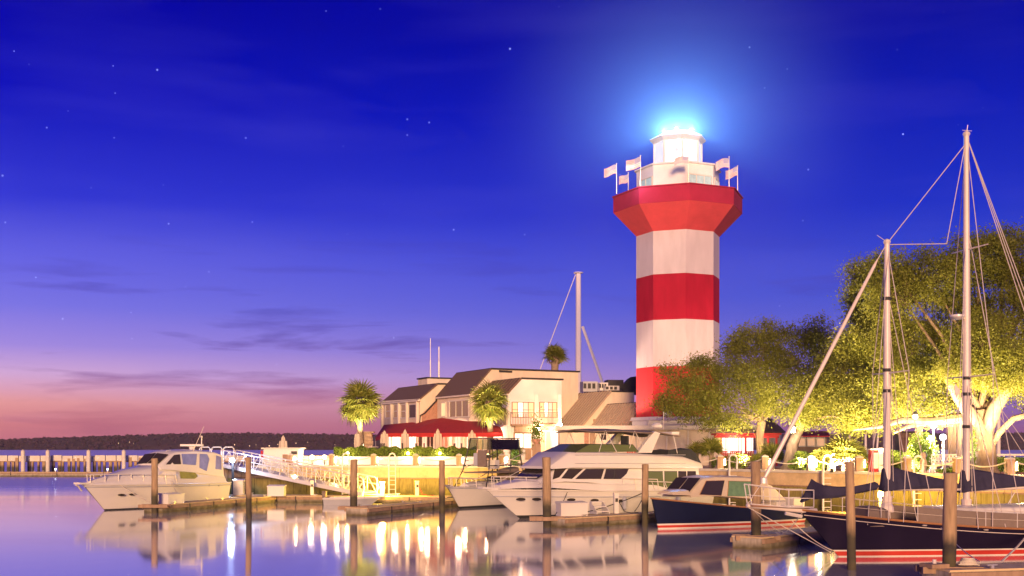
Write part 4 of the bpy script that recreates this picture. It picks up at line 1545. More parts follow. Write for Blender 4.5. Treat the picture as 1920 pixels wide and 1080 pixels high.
# big right oak
b2 = G(1846, 58.5, QZ)
tree('massive oak with thick pale trunk at the right behind the mainmast', b2,
     [b2 - Z * .3, G(1846, 58.5, 3.0), G(1842, 58.5, 4.4), P(1838, 768, 58.5)], [.66, .56, .52, .56],
     [lobe(1745, 520, 68, 60), lobe(1835, 492, 66, 60), lobe(1915, 490, 70, 59), lobe(1690, 560, 62, 60), lobe(1800, 610, 80, 61), lobe(1900, 610, 80, 58), lobe(1705, 655, 70, 61), lobe(1990, 560, 90, 60, 3), lobe(1985, 700, 70, 58, 3),
      lobe(1880, 700, 52, 60), lobe(1790, 700, 56, 60), lobe(1700, 730, 50, 59), lobe(1930, 730, 40, 58), lobe(1668, 500, 32, 60), lobe(1880, 448, 30, 60), lobe(1752, 768, 34, 59, 1), lobe(1868, 690, 52, 55.5, 1), lobe(1800, 700, 40, 55.5, .9), lobe(1908, 700, 34, 55.5, .9), lobe(1840, 650, 60, 55.5, 1.2)],
     1500, 170, .092, M_leaf1, .55)
# left-leaning oak between the two
b3 = G(1478, 67, QZ)
tree('oak with a leaning uplit trunk whose crown reaches over the quay behind the foremast', b3,
     [b3 - Z * .3, P(1486, 835, 67), P(1494, 812, 67), P(1505, 790, 66.5)], [.44, .34, .30, .28],
     [lobe(1640, 560, 56, 64), lobe(1640, 640, 66, 64), lobe(1590, 700, 52, 65), lobe(1548, 750, 46, 65), lobe(1632, 740, 56, 63), lobe(1600, 785, 34, 62, 1.2), lobe(1660, 780, 34, 62, 1.2), lobe(1520, 780, 30, 66), lobe(1618, 510, 26, 64), lobe(1690, 700, 44, 63)],
     800, 170, .092, M_leaf1, .55)
# extra limbs of the big oak reaching low over the promenade
lb = MB()
lb.tube([P(1838, 800, 58.5), P(1800, 783, 58.3), P(1740, 790, 58), P(1690, 788, 58), P(1650, 800, 58), P(1600, 806, 58)], [.30, .26, .20, .16, .10, .04], 8)
lb.tube([P(1740, 792, 58), P(1700, 800, 58), P(1676, 812, 58)], [.14, .10, .05], 7)
lb.tube([P(1840, 812, 58.3), P(1822, 780, 58), P(1796, 745, 57.4), P(1770, 700, 57)], [.40, .34, .26, .14], 9)
lb.tube([P(1848, 806, 58.3), P(1866, 765, 57.6), P(1893, 722, 56.8), P(1925, 690, 56)], [.40, .34, .25, .14], 9)
lb.tube([P(1850, 850, 58.5), P(1875, 810, 58), P(1900, 785, 57.5), P(1960, 770, 57)], [.16, .16, .15, .12], 8)
big = [x for x in bpy.data.objects if x.get('label', '').startswith('massive oak')][0]
lb.build('limb', M_bark, big, w=True, smooth=True)
# uplights in the trees
ups = [(1500, 63.5, 9000, (1600, 700, 65), 'spotlight on the ground under the leaning oak'), (1700, 58.5, 9000, (1700, 640, 62), 'spotlight on the ground between the two schooner masts'),
       (1905, 54.5, 8000, (1850, 600, 58), 'spotlight at the foot of the massive oak trunk'), (1395, 69.5, 13000, (1410, 720, 73), 'spotlight below the middle oak'), (1560, 60, 9000, (1560, 720, 66), 'spotlight in the shrubs left of the foremast'),
       (1790, 57.6, 8000, (1790, 600, 60), 'spotlight beside the long lattice bench')]
ups += [(1530, 68.5, 8000, (1535, 660, 73), 'added spotlight behind the short dark hedge brightening the dark crown'), (1660, 56.5, 9000, (1660, 520, 58), 'added spotlight near the newspaper box brightening the treetop'), (1830, 52.6, 6000, (1830, 470, 56), 'added spotlight near the quay edge brightening the massive oak top')]  # extra spotlights added to brighten the dark crown and the treetops
for px, d, pw, aim, lab in ups:
    pt_ = G(px, d, QZ)
    o = thing('ground_spotlight', lab, 'spotlight', pt_, group='ground spotlights under the oaks')
    MB().lathe((0, 0, 0), [(.08, 0), (.09, .12), (.12, .2)], 8).build('housing', M_dark, o)
    MB().lathe((0, 0, .2), [(.10, 0), (.10, .02)], 8).build('lamp_glass', M_lampY, o)
    light(o, pt_ + Z * .3, pw * .95, (1, .71, .38), .12, spot=120, aim=P(*aim), name='spot')
# lamp fixed on the leaning trunk
p = P(1486, 806, 66.2)
o = thing('trunk_floodlight', 'bright lamp fixed high on the leaning oak trunk', 'lamp', p)
MB().box((0, 0, 0), (.26, .16, .30)).build('lamp_glass', M_lampW, o)
MB().box((0, .14, 0), (.3, .12, .34)).build('housing', M_dark, o)
light(o, (-.1, -.35, -.1), 260, (1, .85, .65), .12, w=False, name='floodlight')
p = P(1716, 781, 57.6)
o = thing('limb_floodlight', 'bright lamp hanging from the low oak limb', 'lamp', p)
MB().sphere((0, 0, 0), .13, 10).build('lamp_glass', M_lampW, o)
MB().lathe((0, 0, .1), [(.16, 0), (.05, .16)], 8).build('shade', M_dark, o)
light(o, (0, -.5, -.15), 90, (1, .78, .55), .12, w=False, name='floodlight')
# post lamps by the bench
for px, y0, yb, d, m, pw, col, lab in ((1750, 799, 868, 59, M_lampW, 150, (1, .85, .6), 'white globe lamp on a slim pole behind the long bench'), (1768, 820, 870, 58.6, M_lampC, 420, (.85, .85, 1), 'very bright bluish white street lamp behind the long bench'),
                                       (1744, 822, 870, 60.0, M_lampC, 200, (1, .9, .95), 'white lamp just left of the brightest street lamp'), (1827, 803, 868, 61, M_lampW, 60, (1, .9, .8), 'small white lamp left of the massive oak trunk')):
    p = P(px, y0, d)
    o = thing('street_lamp', lab, 'street lamp', (p.x, p.y, QZ), group='lamps behind the long bench')
    MB().tube([(0, 0, 0), (0, 0, p.z - QZ - .12)], [.07, .045], 8).build('pole', M_spar, o)
    MB().lathe((0, 0, 0), [(.16, 0), (.14, .15), (.08, .25)], 8).build('foot', M_spar, o)
    MB().sphere((0, 0, p.z - QZ), .15 if pw > 100 else .09, 10).build('globe', m, o, smooth=True)
    light(o, (0, -.36, p.z - QZ), pw, col, .14, w=False, name='lamp_light')

# shrubs


def shrub(px, yb, d, w, h, n, label, m=M_leaf2, size=.12, name='shrub', z=QZ, flat=0):
    b0 = G(px, d, z)
    o = thing(name, label, 'shrub', b0)
    v = rng.normal(size=(n, 3))
    v /= np.linalg.norm(v, axis=1)[:, None]
    r = rng.uniform(.55, 1.0, (n, 1))
    lum = 1 + .22 * np.sin(v[:, :1] * 7 + px) * np.cos(v[:, 1:2] * 6)
    pts = v * r * lum * np.array([w / 2, w / 2.4, h / 2]) + np.array([b0.x, b0.y, z + h / 2])
    pts[:, 2] = np.maximum(pts[:, 2], z + .03)
    quads('foliage', pts, size, m, o, flat=flat)
    st = MB()
    for k in range(5):
        a = k * 1.25
        st.tube([b0 + Vector((.05 * math.cos(a), .05 * math.sin(a), -.05)), b0 + Vector((w * .3 * math.cos(a), w * .25 * math.sin(a), h * .75))], [.025, .008], 5)
    st.build('stem', M_bark, o, w=True)
    return o


def fanplant(px, d, R, n, label, z=QZ, h=.4):
    b0 = G(px, d, z)
    o = thing('dwarf_palm', label, 'palm', b0)
    MB().lathe((0, 0, 0), [(.16, 0), (.14, h), (.05, h + .1)], 8).build('trunk', M_palmbark, o)
    for k in range(n):
        f = bpy.data.objects.new('frond', FRm[k % 3])
        COL.objects.link(f)
        f.parent = o
        t_ = (k + .5) / n
        f.location = (0, 0, h)
        s_ = R * random.uniform(.55, .72)
        f.rotation_euler = (random.uniform(-.4, .4), -math.radians(82 - 75 * t_), k * 2.4)
        f.scale = (s_, s_, s_)


fanplant(1306, 71.5, 1.0, 22, 'bushy dwarf palm left of the shop awning', h=.8)
fanplant(1334, 70.5, 1.25, 26, 'dwarf palm directly behind the yacht stern cover', h=.9)
fanplant(1448, 69, 1.3, 28, 'bright dwarf palm right of the middle oak trunk', h=.5)
fanplant(1420, 68, .9, 18, 'low dark spiky palm in front of the middle oak trunk', h=.3)
fanplant(1583, 62, 1.5, 34, 'large uplit dwarf palm clump left of the foremast', h=.6)
fanplant(1556, 62.5, 1.2, 26, 'dwarf palm at the left edge of the large clump', h=.5)
fanplant(1606, 62.5, 1.2, 26, 'dwarf palm at the right edge of the large clump', h=.5)
leafbox('hedge', G(1496, 66), G(1548, 65), QZ, 3.0, .9, 5000, .09, M_leaf3, 'short dark hedge right of the leaning trunk', 'hedge')
leafbox('hedge', G(1672, 62), G(1712, 61), QZ, 3.05, .8, 4000, .09, M_leaf3, 'short hedge just right of the foremast', 'hedge')
leafbox('hedge', G(1868, 62), G(1990, 59), QZ, 2.75, .8, 6000, .09, M_leaf3, 'low hedge at the right edge behind the massive trunk', 'hedge')
shrub(1728, 868, 58.2, 1.5, 2.1, 2600, 'bright tall shrub left of the street lamps', size=.10)
shrub(1712, 872, 57.0, .9, .8, 900, 'small shrub at the foot of the bright tall one', size=.10)
shrub(1818, 870, 58.0, .7, 2.6, 1800, 'climbing ivy on the dark post left of the massive trunk', size=.09)
shrub(1356, 862, 70, 1.6, .8, 1200, 'low dark shrub left of the pale planter figure', m=M_leaf3, size=.10)
shrub(1385, 862, 69.5, 1.5, .9, 1200, 'low shrub in front of the red shop chairs', m=M_leaf3, size=.10)
shrub(1498, 866, 63.5, 1.3, .7, 1000, 'low yellow green shrub left of the lattice bench', size=.09)
shrub(1530, 866, 63, 1.2, .6, 1000, 'low shrub behind the lattice bench', size=.09)
shrub(1628, 868, 60, 1.1, .6, 900, 'small shrub left of the newspaper box', m=M_leaf3, size=.09)
shrub(1790, 882, 55.2, 1.8, .35, 900, 'flat green planting between the long bench and the bollards', size=.09)
shrub(966, 858, 80, .7, 1.3, 900, 'green yellow plant behind the tower of the fishing boat', size=.12)
o = thing('flowerpot', 'potted climbing plant on a pillar left of the glass doors', 'plant', G(1005, 82, QZ))
MB().box(G(1006, 82, QZ + .75), (.6, .6, 1.5)).build('pedestal', M_wood, o, w=True)
MB().lathe(G(1006, 82, QZ + 1.5), [(.22, 0), (.32, .35), (.3, .36)], 12).build('pot', M_brick, o, w=True)
n_ = 900
pts = rng.normal(size=(n_, 3)) * np.array([.2, .2, .5]) + np.array([*G(1006, 82)[:2], QZ + 2.4])
quads('foliage', pts, .12, M_leaf2, o)
fanplant(968, 81, .9, 16, 'potted spiky plant left of the pale poster', z=QZ + .4, h=.3)
fanplant(934, 80.5, .9, 16, 'green palm-like plant lit cold white behind the tower', z=QZ + .2, h=.3)
# mulch beds
m_ = MB()
bed = [G(1350, 67.8), G(1500, 63.6), G(1620, 60.4), G(1800, 56), G(2050, 52), G(2050, 62), G(1800, 64), G(1620, 67), G(1500, 71), G(1350, 74)]
m_.add([(p.x, p.y, QZ + .006) for p in bed], [tuple(range(len(bed)))])
m_.build('garden_bed', M_mulch, kind='structure')

# benches


def bench(px0, px1, d, yt, label):
    a, c = G(px0, d), G(px1, d)
    L = c.x - a.x
    o = thing('lattice_bench', label, 'bench', ((a.x + c.x) / 2, d, QZ), group='white lattice benches on the promenade')
    MB().box((0, 0, .44), (L, .5, .05)).build('seat', M_trim, o)
    bk = MB()
    bk.box((0, .24, .92), (L, .05, .06))
    bk.box((0, .24, .52), (L, .05, .05))
    n = max(4, int(L / .16))
    for k in range(n + 1):
        bk.box((-L / 2 + L * k / n, .24, .72), (.03, .03, .36))
    for k in range(n):
        x0, x1 = -L / 2 + L * k / n, -L / 2 + L * (k + 1) / n
        bk.beam((x0, .25, .55), (x1, .25, .90), .025, .025)
        bk.beam((x0, .26, .90), (x1, .26, .55), .025, .025)
    bk.build('backrest', M_trim, o)
    for sx in (-1, 1):
        for sy in (-1, 1):
            MB().box((sx * (L / 2 - .05), sy * .2, .21), (.07, .07, .42)).build('leg', M_trim, o)
        MB().box((sx * (L / 2 - .05), 0, .66), (.07, .55, .05)).build('armrest', M_trim, o)


bench(1561, 1600, 61.5, 862, 'lattice bench left of the schooner foremast')
bench(1750, 1797, 56.6, 858, 'long lattice bench below the bright street lamps')
o = thing('news_box', 'red and white newspaper box beside the foremast', 'box', G(1640, 58.5, QZ))
MB().box((0, 0, .60), (.50, .45, 1.1)).build('cabinet', M_awning, o)
MB().box((0, -.24, .62), (.34, .04, .78)).build('window', M_white, o)
MB().box((0, 0, 1.18), (.56, .5, .06)).build('lid', M_trim, o)
o = thing('sign_panel', 'pale pink notice panel right of the newspaper box', 'sign', G(1654, 58.2, QZ))
MB().box((0, 0, .62), (.36, .10, 1.24)).build('board', M_white, o)
MB().box((0, 0, .03), (.44, .3, .06)).build('foot', M_trim, o)
o = thing('stone_figure', 'small pale stone ornament left of the long bench', 'statue', G(1731, 56.4, QZ))
MB().lathe((0, 0, 0), [(.2, 0), (.2, .12), (.12, .2), (.19, .4), (.17, .62), (.10, .75), (.14, .86), (.12, .98), (.02, 1.05)], 12).build('figure', M_stone, o, smooth=True)
MB().box((0, 0, .03), (.5, .5, .06)).build('plinth', M_conc2, o)
# timber shed and posts behind the trees
sh = thing('timber_shelter', 'tall open timber shelter with thick posts behind the street lamps', 'shelter', G(1740, 64, QZ))
for px, w_, d in ((1723, .30, 63), (1785, .34, 62.5), (1804, .40, 61.5)):
    b0 = G(px, d)
    MB().box((b0.x, b0.y, (QZ + P(px, 795, d).z) / 2), (w_, w_, P(px, 795, d).z - QZ)).build('post', M_wood, sh, w=True)
MB().beam(P(1715, 796, 63.2), P(1810, 795, 61.7), .25, .3).build('beam', M_wood, sh, w=True)
MB().prism([P(1712, 795, 62), P(1812, 795, 61), P(1812, 786, 64), P(1712, 786, 65)], (0, 0, .1)).build('roof', M_roof, sh, w=True)
sd = thing('board_shed', 'dark red shed of upright boards behind the hedge by the foremast', 'shed', G(1705, 72, QZ))
for k in range(9):
    px = 1689 + k * 4.4
    b0 = G(px, 72)
    MB().box((b0.x, b0.y, 3.2), (.13, .05, 2.2)).build('board', M_brick, sd, w=True)
MB().box((G(1707, 72.9).x, 72.9, 3.15), (1.35, 1.6, 2.1)).build('body', M_dark, sd, w=True)
MB().box((G(1707, 72.9).x, 72.9, 4.3), (1.7, 2.0, .12)).build('roof', M_roof, sd, w=True)
# quay rail at the far right back
rl = thing('back_railing', 'pale low railing beyond the massive oak trunk at the right', 'railing', G(1880, 66, QZ))
for k in range(7):
    b0 = G(1862 + k * 20, 66)
    MB().box((b0.x, b0.y, QZ + .42), (.09, .09, .84)).build('post', M_trim, rl, w=True)
MB().beam(G(1860, 66, QZ + .86), G(1995, 66, QZ + .86), .12, .10).build('top_rail', M_trim, rl, w=True)
MB().beam(G(1860, 66, QZ + .45), G(1995, 66, QZ + .45), .07, .06).build('middle_rail', M_trim, rl, w=True)

# masts of boats lying in the basin behind the trees
def far_mast(px, ytop, d, r, label, lean=0.0, boom=None, stays=(), zb=.6):
    top = P(px + lean, ytop, d)
    b0 = G(px, d, zb)
    o = thing('far_mast', label, 'mast', b0, group='masts of boats behind the land')
    MB().tube([b0, top], [r, r * .8], 8).build('spar', M_spar, o, w=True)
    MB().lathe(top - Z * .1, [(r * 1.2, 0), (r * 1.5, .05), (r * 1.5, .12)], 8).build('masthead', M_spar, o, w=True)
    for (x0, y0, x1, y1, rr) in stays:
        MB().tube([P(x0, y0, d), P(x1, y1, d)], rr, 5).build('stay', M_spar if rr > .03 else M_wire, o, w=True)
    return o


far_mast(1084.5, 511, 125, .34, 'very tall white mast rising behind the restaurant roof', 0, stays=((1079, 515, 1013, 692, .045), (1092, 612, 1131, 722, .17), (1076, 512, 1088, 512, .10), (1079, 640, 1090, 640, .08)), zb=2.1)
far_mast(1593, 700, 112, .10, 'slim far mast left of the foremast, seen under the leaves', zb=.5)
far_mast(1623, 700, 112, .12, 'second slim far mast just left of the foremast', zb=.5)
far_mast(1640, 700, 112, .10, 'leaning far spar close to the foremast', lean=16, zb=.5)
far_mast(1872, 700, 106, .20, 'far mast right of the massive oak trunk with stays running down', stays=((1874, 780, 1925, 862, .03), (1872, 760, 1945, 862, .03)), zb=.5)
for i, (px, d) in enumerate(((1610, 112), (1885, 107))):
    b0 = G(px, d, 0)
    o = thing('moored_boat', ['low pale sailing boat hull under the slim far masts', 'low pale boat hull under the far right mast'][i], 'boat', b0)
    MB().loft([[b0 + Vector((x, y * w2, z)) for y, z in ((-1, .9), (-.8, .0), (.8, .0), (1, .9))] for x, w2 in ((-4.6, .1), (-3, 1.0), (0, 1.4), (3.4, 1.2), (4.2, 1.0))]).build('hull', M_gel, o, w=True)
    MB().box(b0 + Vector((.4, 0, 1.05)), (3.4, 1.5, .4)).build('cabin', M_gel, o, w=True)

# ================================================================== PILES
piles = [(290, 860, 60.4, .33, 'weathered dock pile standing before the white cabin cruiser'), (467, 858, 56, .28, 'slim pile in front of the gangway'), (663, 862, 58.5, .36, 'pile at the foot of the gangway'),
         (829, 864, 60, .30, 'pile just left of the fishing boat bow'), (1026, 858, 49.8, .36, 'thick pile before the bow of the big yacht'), (1209, 871, 50.3, .29, 'pile between the big yacht and the blue motorboat'),
         (1418, 866, 39.5, .34, 'pile beside the schooner bowsprit'), (1597, 868, 32.5, .25, 'rough tall pile crossing the schooner bow'), (1779, 888, 29.2, .335, 'broad pile in front of the schooner between its masts')]
for px, yt, d, w_, lab in piles:
    tz_ = P(px, yt, d).z
    b0 = G(px, d)
    o = thing('mooring_pile', lab, 'pile', (b0.x, b0.y, 0), group='timber mooring piles')
    rings = []
    lean = random.uniform(-.022, .022)
    for k in range(12):
        z = -3 + (tz_ + 3) * k / 11
        rings.append([Vector((lean * z + (w_ / 2) * (1 + .05 * math.sin(k * 1.7 + j)) * math.cos(2 * math.pi * j / 14), (w_ / 2) * (1 + .05 * math.cos(k * 2.1 + j)) * math.sin(2 * math.pi * j / 14), z)) for j in range(14)])
    MB().loft(rings).build('shaft', M_pile, o, smooth=True)
    MB().lathe((lean * tz_, 0, tz_ - .01), [(w_ * .5, 0), (w_ * .46, .025), (.02, .035)], 14).build('top_grain', M_pile, o)

# ================================================================== FLOATING DOCKS
def dock(a, c, w, label, name='floating_dock', zt=.42, seg=2.4, brack=None):
    a, c = Vector((a[0], a[1], 0)), Vector((c[0], c[1], 0))
    u = (c - a)
    L = u.length
    u.normalize()
    rz = math.atan2(u.y, u.x)
    o = thing(name, label, 'dock', (a.x, a.y, 0), rz, 'floating docks')
    n = max(1, round(L / seg))
    for k in range(n):
        x0, x1 = L * k / n + .02, L * (k + 1) / n - .02
        MB().box(((x0 + x1) / 2, 0, (zt - .05 - .45) / 2), (x1 - x0, w - .12, zt - .05 + .45)).build('float', M_float, o)
        MB().box(((x0 + x1) / 2, 0, zt - .022), (x1 - x0, w - .02, .045)).build('deck_slab', M_conc, o)
        for s_ in (-1, 1):
            MB().box(((x0 + x1) / 2, s_ * (w / 2 + .0), zt - .14), (x1 - x0, .09, .15)).build('rub_rail', M_wood, o)
            if k % 2 == 0:
                q = MB()
                q.box(((x0 + x1) / 2, s_ * (w / 2 - .12), zt + .04), (.08, .06, .08))
                q.box(((x0 + x1) / 2, s_ * (w / 2 - .12), zt + .09), (.28, .04, .03))
                q.build('cleat', M_alu, o)
        MB().box((x1 + .02, -w / 2 - .05, zt - .2), (.06, .04, .34)).build('bracket', M_dark, o)
    return o, u


dock(G(428, 73), G(846, 71), 2.0, 'long floating dock along the foot of the sea wall')
d1, _ = dock(G(287, 60.6), G(500, 71.6), 1.25, 'finger dock beside the white cabin cruiser')
d2, _ = dock(G(668, 57.6), G(860, 68), 1.3, 'finger dock in front of the gangway foot')
d3, _ = dock(G(1040, 49.6), G(1262, 54.5), 1.3, 'finger dock beside the big yacht')
d4, _ = dock(G(1400, 39.0), G(1640, 46.5), 1.2, 'finger dock under the schooner bowsprit')
d5, _ = dock(G(1752, 28.9), G(2080, 30.2), 1.2, 'finger dock at the bottom right corner')
# pile guides: steel and timber frames at dock ends
for px, d, lab in ((290, 60.4, d1), (663, 58.5, d2), (1026, 49.8, d3), (1418, 39.5, d4), (1779, 29.2, d5)):
    b0 = G(px, d, .36)
    q = MB()
    for s_ in (-1, 1):
        q.beam(b0 + Vector((-.75, s_ * .26, 0)), b0 + Vector((.75, s_ * .26, 0)), .12, .16)
        q.beam(b0 + Vector((s_ * .3, -.3, .0)), b0 + Vector((s_ * .3, .3, .0)), .1, .13)
    q.build('pile_guide', M_wood, lab, w=True)


def dockbox(px, d, w, h, dep, rz, label, z=.42):
    b0 = G(px, d, z)
    o = thing('dock_box', label, 'box', b0, rz)
    MB().box((0, 0, h * .42), (w, dep, h * .84)).build('body', M_gel, o)
    MB().prism([(-w / 2 - .03, -dep / 2 - .03, h * .845), (-w / 2 - .03, dep / 2 + .03, h * .845), (-w / 2 - .03, dep / 2 + .03, h), (-w / 2 - .03, -dep / 2 - .03, h * .92)], (w + .06, 0, 0)).build('lid', M_gel, o)
    return o


dockbox(322, 61.9, 1.35, .56, .6, 1.2, 'white dock box next to the pile before the cabin cruiser')
dockbox(519, 71.2, 1.0, .68, .7, 0, 'white dock box on the long dock below the gangway')
dockbox(1072, 50.9, 1.25, .62, .6, .35, 'white dock box on the finger dock beside the big yacht')
dockbox(448, 72.6, .6, 1.0, .5, 0, 'tall narrow white cabinet on the dock behind the cruiser stern')
o = thing('dock_steps', 'small white boarding steps on the finger dock beside the yacht', 'steps', G(1128, 52.1, .42), .35)
for k in range(3):
    MB().box((0, k * .25, .12 + k * .2), (.6, .26, .04)).build('tread', M_gel, o)
for s_ in (-1, 1):
    MB().prism([(s_ * .3, -.15, 0), (s_ * .3, .65, 0), (s_ * .3, .65, .5), (s_ * .3, .5, .5), (s_ * .3, -.15, .1)], (.03, 0, 0)).build('side_panel', M_gel, o)
# power pedestals
for i, (px, d, zz) in enumerate(((585, 72.4, .42), (782, 71.6, .42), (1155, 52.6, .42))):
    o = thing('power_pedestal', ['slim white power pedestal on the long dock under the gangway', 'slim white power pedestal on the long dock right of the yellow lamp', 'slim white power pedestal on the finger dock beside the yacht'][i], 'pedestal', G(px, d, zz), .2)
    MB().box((0, 0, .42), (.2, .18, .84)).build('post', M_gel, o)
    MB().box((0, 0, .88), (.24, .22, .08)).build('cap', M_trim, o)
    MB().box((0, -.10, .6), (.12, .03, .16)).build('socket', M_dark, o)
    MB().tube([(.1, -.1, .55), (.3, -.3, .1), (.6, -.35, .03), (1.0, -.1, .03)], .02, 6).build('hose', M_awning if i == 1 else M_black, o)
# dock lamps
for px, py, d, lab, pw in ((717, 912, 70.6, 'yellow lamp post on the dock near the gangway foot', 1700), (1652, 932, 53.0, 'yellow dock lamp glowing below the main sail cover', 700)):
    p = P(px, py, d)
    o = thing('dock_lamp', lab, 'lamp', (p.x, p.y, .42), group='yellow lamps on the floating dock')
    MB().box((0, 0, (p.z - .42) / 2), (.26, .26, p.z - .42)).build('pedestal', M_trim, o)
    MB().box((0, 0, p.z - .42 + .12), (.22, .22, .22)).build('lamp_glass', M_lampY, o)
    MB().box((0, 0, p.z - .42 + .26), (.32, .32, .06)).build('cap', M_trim, o)
    light(o, (0, -.3, p.z - .3), pw * .5, (1, .60, .08), .12, w=False, name='dock_light')
    light(o, (0, .34, p.z - .3), pw * 1.6, (1, .62, .07), .12, w=False, name='dock_light')
dock(G(1490, 54.5), G(2150, 44.5), 1.8, 'floating dock along the wall behind the schooner')

# gangway
A_, B_ = G(428, 79.2, 2.18), G(694, 71.6, .52)
gw = thing('gangway', 'pale truss sided gangway sloping from the quay down to the dock', 'gangway', A_)
du = (B_ - A_)
side = Vector((-du.y, du.x, 0)).normalized()
for s_ in (-.62, .62):
    a, c = A_ + side * s_, B_ + side * s_
    MB().beam(a, c, .14, .24).build('bottom_chord', M_gel, gw, w=True)
    hh = Vector((0, 0, 1.02))
    tr_ = MB()
    tr_.tube([a + Z * .2, a + hh * .9, a + hh + du * .012, c + hh - du * .014, c + hh * .85, c + hh * .4 + du * .008, c + Z * .1], .04, 6)
    tr_.build('top_rail', M_gel, gw, w=True)
    MB().tube([a + hh * .58, c + hh * .58], .025, 5).build('middle_rail', M_gel, gw, w=True)
    n = 16
    for k in range(n + 1):
        p = a.lerp(c, k / n)
        MB().tube([p, p + hh], .03, 5).build('stanchion', M_gel, gw, w=True)
        if k < n:
            p2 = a.lerp(c, (k + 1) / n)
            MB().tube([p + (hh if k % 2 else Z * 0), p2 + (Z * 0 if k % 2 else hh)], .025, 5).build('diagonal', M_gel, gw, w=True)
MB().beam(A_ + Z * .1, B_ + Z * .1, 1.1, .06).build('walkway', M_alu, gw, w=True)
MB().prism([B_ + side * .6, B_ - side * .6, B_ - side * .6 + Vector((1.1, 0, -.08)), B_ + side * .6 + Vector((1.1, 0, -.08))], (0, 0, .03)).build('ramp_plate', M_alu, gw, w=True)
gt = thing('gate_platform', 'white railed landing at the quay end of the gangway', 'platform', A_ + Vector((-.6, 0, 0)))
MB().box(A_ + Vector((-.9, .3, .0)), (1.9, 1.7, .18)).build('deck', M_gel, gt, w=True)
for k in range(3):
    q = A_ + Vector((-1.8 + k * .8, -.5, .09))
    MB().tube([q, q + Z * 1.0, q + Vector((.12, 0, 1.12)), q + Vector((.6, 0, 1.12)), q + Vector((.7, 0, 1.0)), q + Vector((.7, 0, .1))], .04, 6).build('guard_hoop', M_gel, gt, w=True)
for k in range(3):
    MB().tube([A_ + Vector((-1.8 + k * .8, .3, -.1)), A_ + Vector((-1.8 + k * .8, .3, -3.5))], .14, 8).build('support_pile', M_pile, gt, w=True)

# ================================================================== FAR LEFT PIER
pr = thing('breakwater_pier', 'long low breakwater pier of pale panels and dark timbers at the left', 'pier', G(150, 144, 0))
X0, X1 = G(-140, 144).x, G(452, 140).x
zt = P(0, 854, 143).z
npan = 30
for k in range(npan):
    x0, x1 = X0 + (X1 - X0) * k / npan, X0 + (X1 - X0) * (k + 1) / npan
    MB().box(((x0 + x1) / 2, 143, zt - .35 + random.uniform(-.04, .04)), (x1 - x0 - .1, .25, .68)).build('cap_panel', M_conc2, pr, w=True)
k = 0
q = MB()
while True:
    x = X0 + k * .62 + random.uniform(-.12, .12)
    if x > X1:
        break
    q.box((x, 143 + random.uniform(-.1, .3), 1.0 + random.uniform(-.1, .1)), (random.uniform(.22, .42), .22, 2.1))
    k += 1
q.build('timber_piling', M_pile, pr, w=True, kind='stuff')
MB().box(((X0 + X1) / 2, 144, zt - .72), (X1 - X0, 1.8, .14)).build('walkway', M_wood, pr, w=True)
for i, px in enumerate((43, 89.5, 166, 232, 303, 366)):
    b0 = G(px, 141.6)
    o = thing('pier_pile', f'{ORD[i]} tall pale pile from the left on the far pier', 'pile', (b0.x, b0.y, 0), group='tall pale piles of the far pier')
    MB().tube([(0, 0, -3), (0, 0, P(px, 845.5, 141.6).z)], [.26, .24], 10).build('shaft', M_conc2, o, smooth=True)
    MB().lathe((0, 0, P(px, 845.5, 141.6).z), [(.26, 0), (.04, .16)], 10).build('cap', M_trim, o)
dock((G(-140, 136).x, 136), (G(290, 133).x, 133), 2.2, 'long low float moored along the far left pier', zt=.55, seg=6)
for i, px in enumerate((104, 202)):
    p = P(px, 884, 134.5)
    o = thing('float_lamp', ['small blue white lamp, left of two on the far float', 'small blue white lamp, right of two on the far float'][i], 'lamp', (p.x, p.y, .55), group='small lamps on the far float')
    MB().box((0, 0, .12), (.12, .12, .24)).build('stem', M_trim, o)
    MB().sphere((0, 0, .3), .08, 8).build('lamp_glass', M_lampC, o)
# ================================================================== BOATS
class Boat:
    def __init__(s, name, label, cat, bow_px, bow_d, st_px, st_d, group=None):
        b_, a_ = G(bow_px, bow_d), G(st_px, st_d)
        s.a, s.u = a_, (b_ - a_).normalized()
        s.L = (b_ - a_).length
        s.v = Vector((-s.u.y, s.u.x, 0))
        s.rz = math.atan2(s.u.y, s.u.x)
        s.o = thing(name, label, cat, a_, s.rz, group)

    def f(s, px, py, side=0.0):
        """local x and z of the pixel on the vertical plane `side` metres to port (toward the camera)"""
        o = s.a + s.v * side
        t = on_line(o, s.u, px)
        p = o + s.u * t
        return t, H - (py - HY) / F * p.y

    def pt(s, px, py, side=0.0):
        x, z = s.f(px, py, side)
        return Vector((x, side, z))


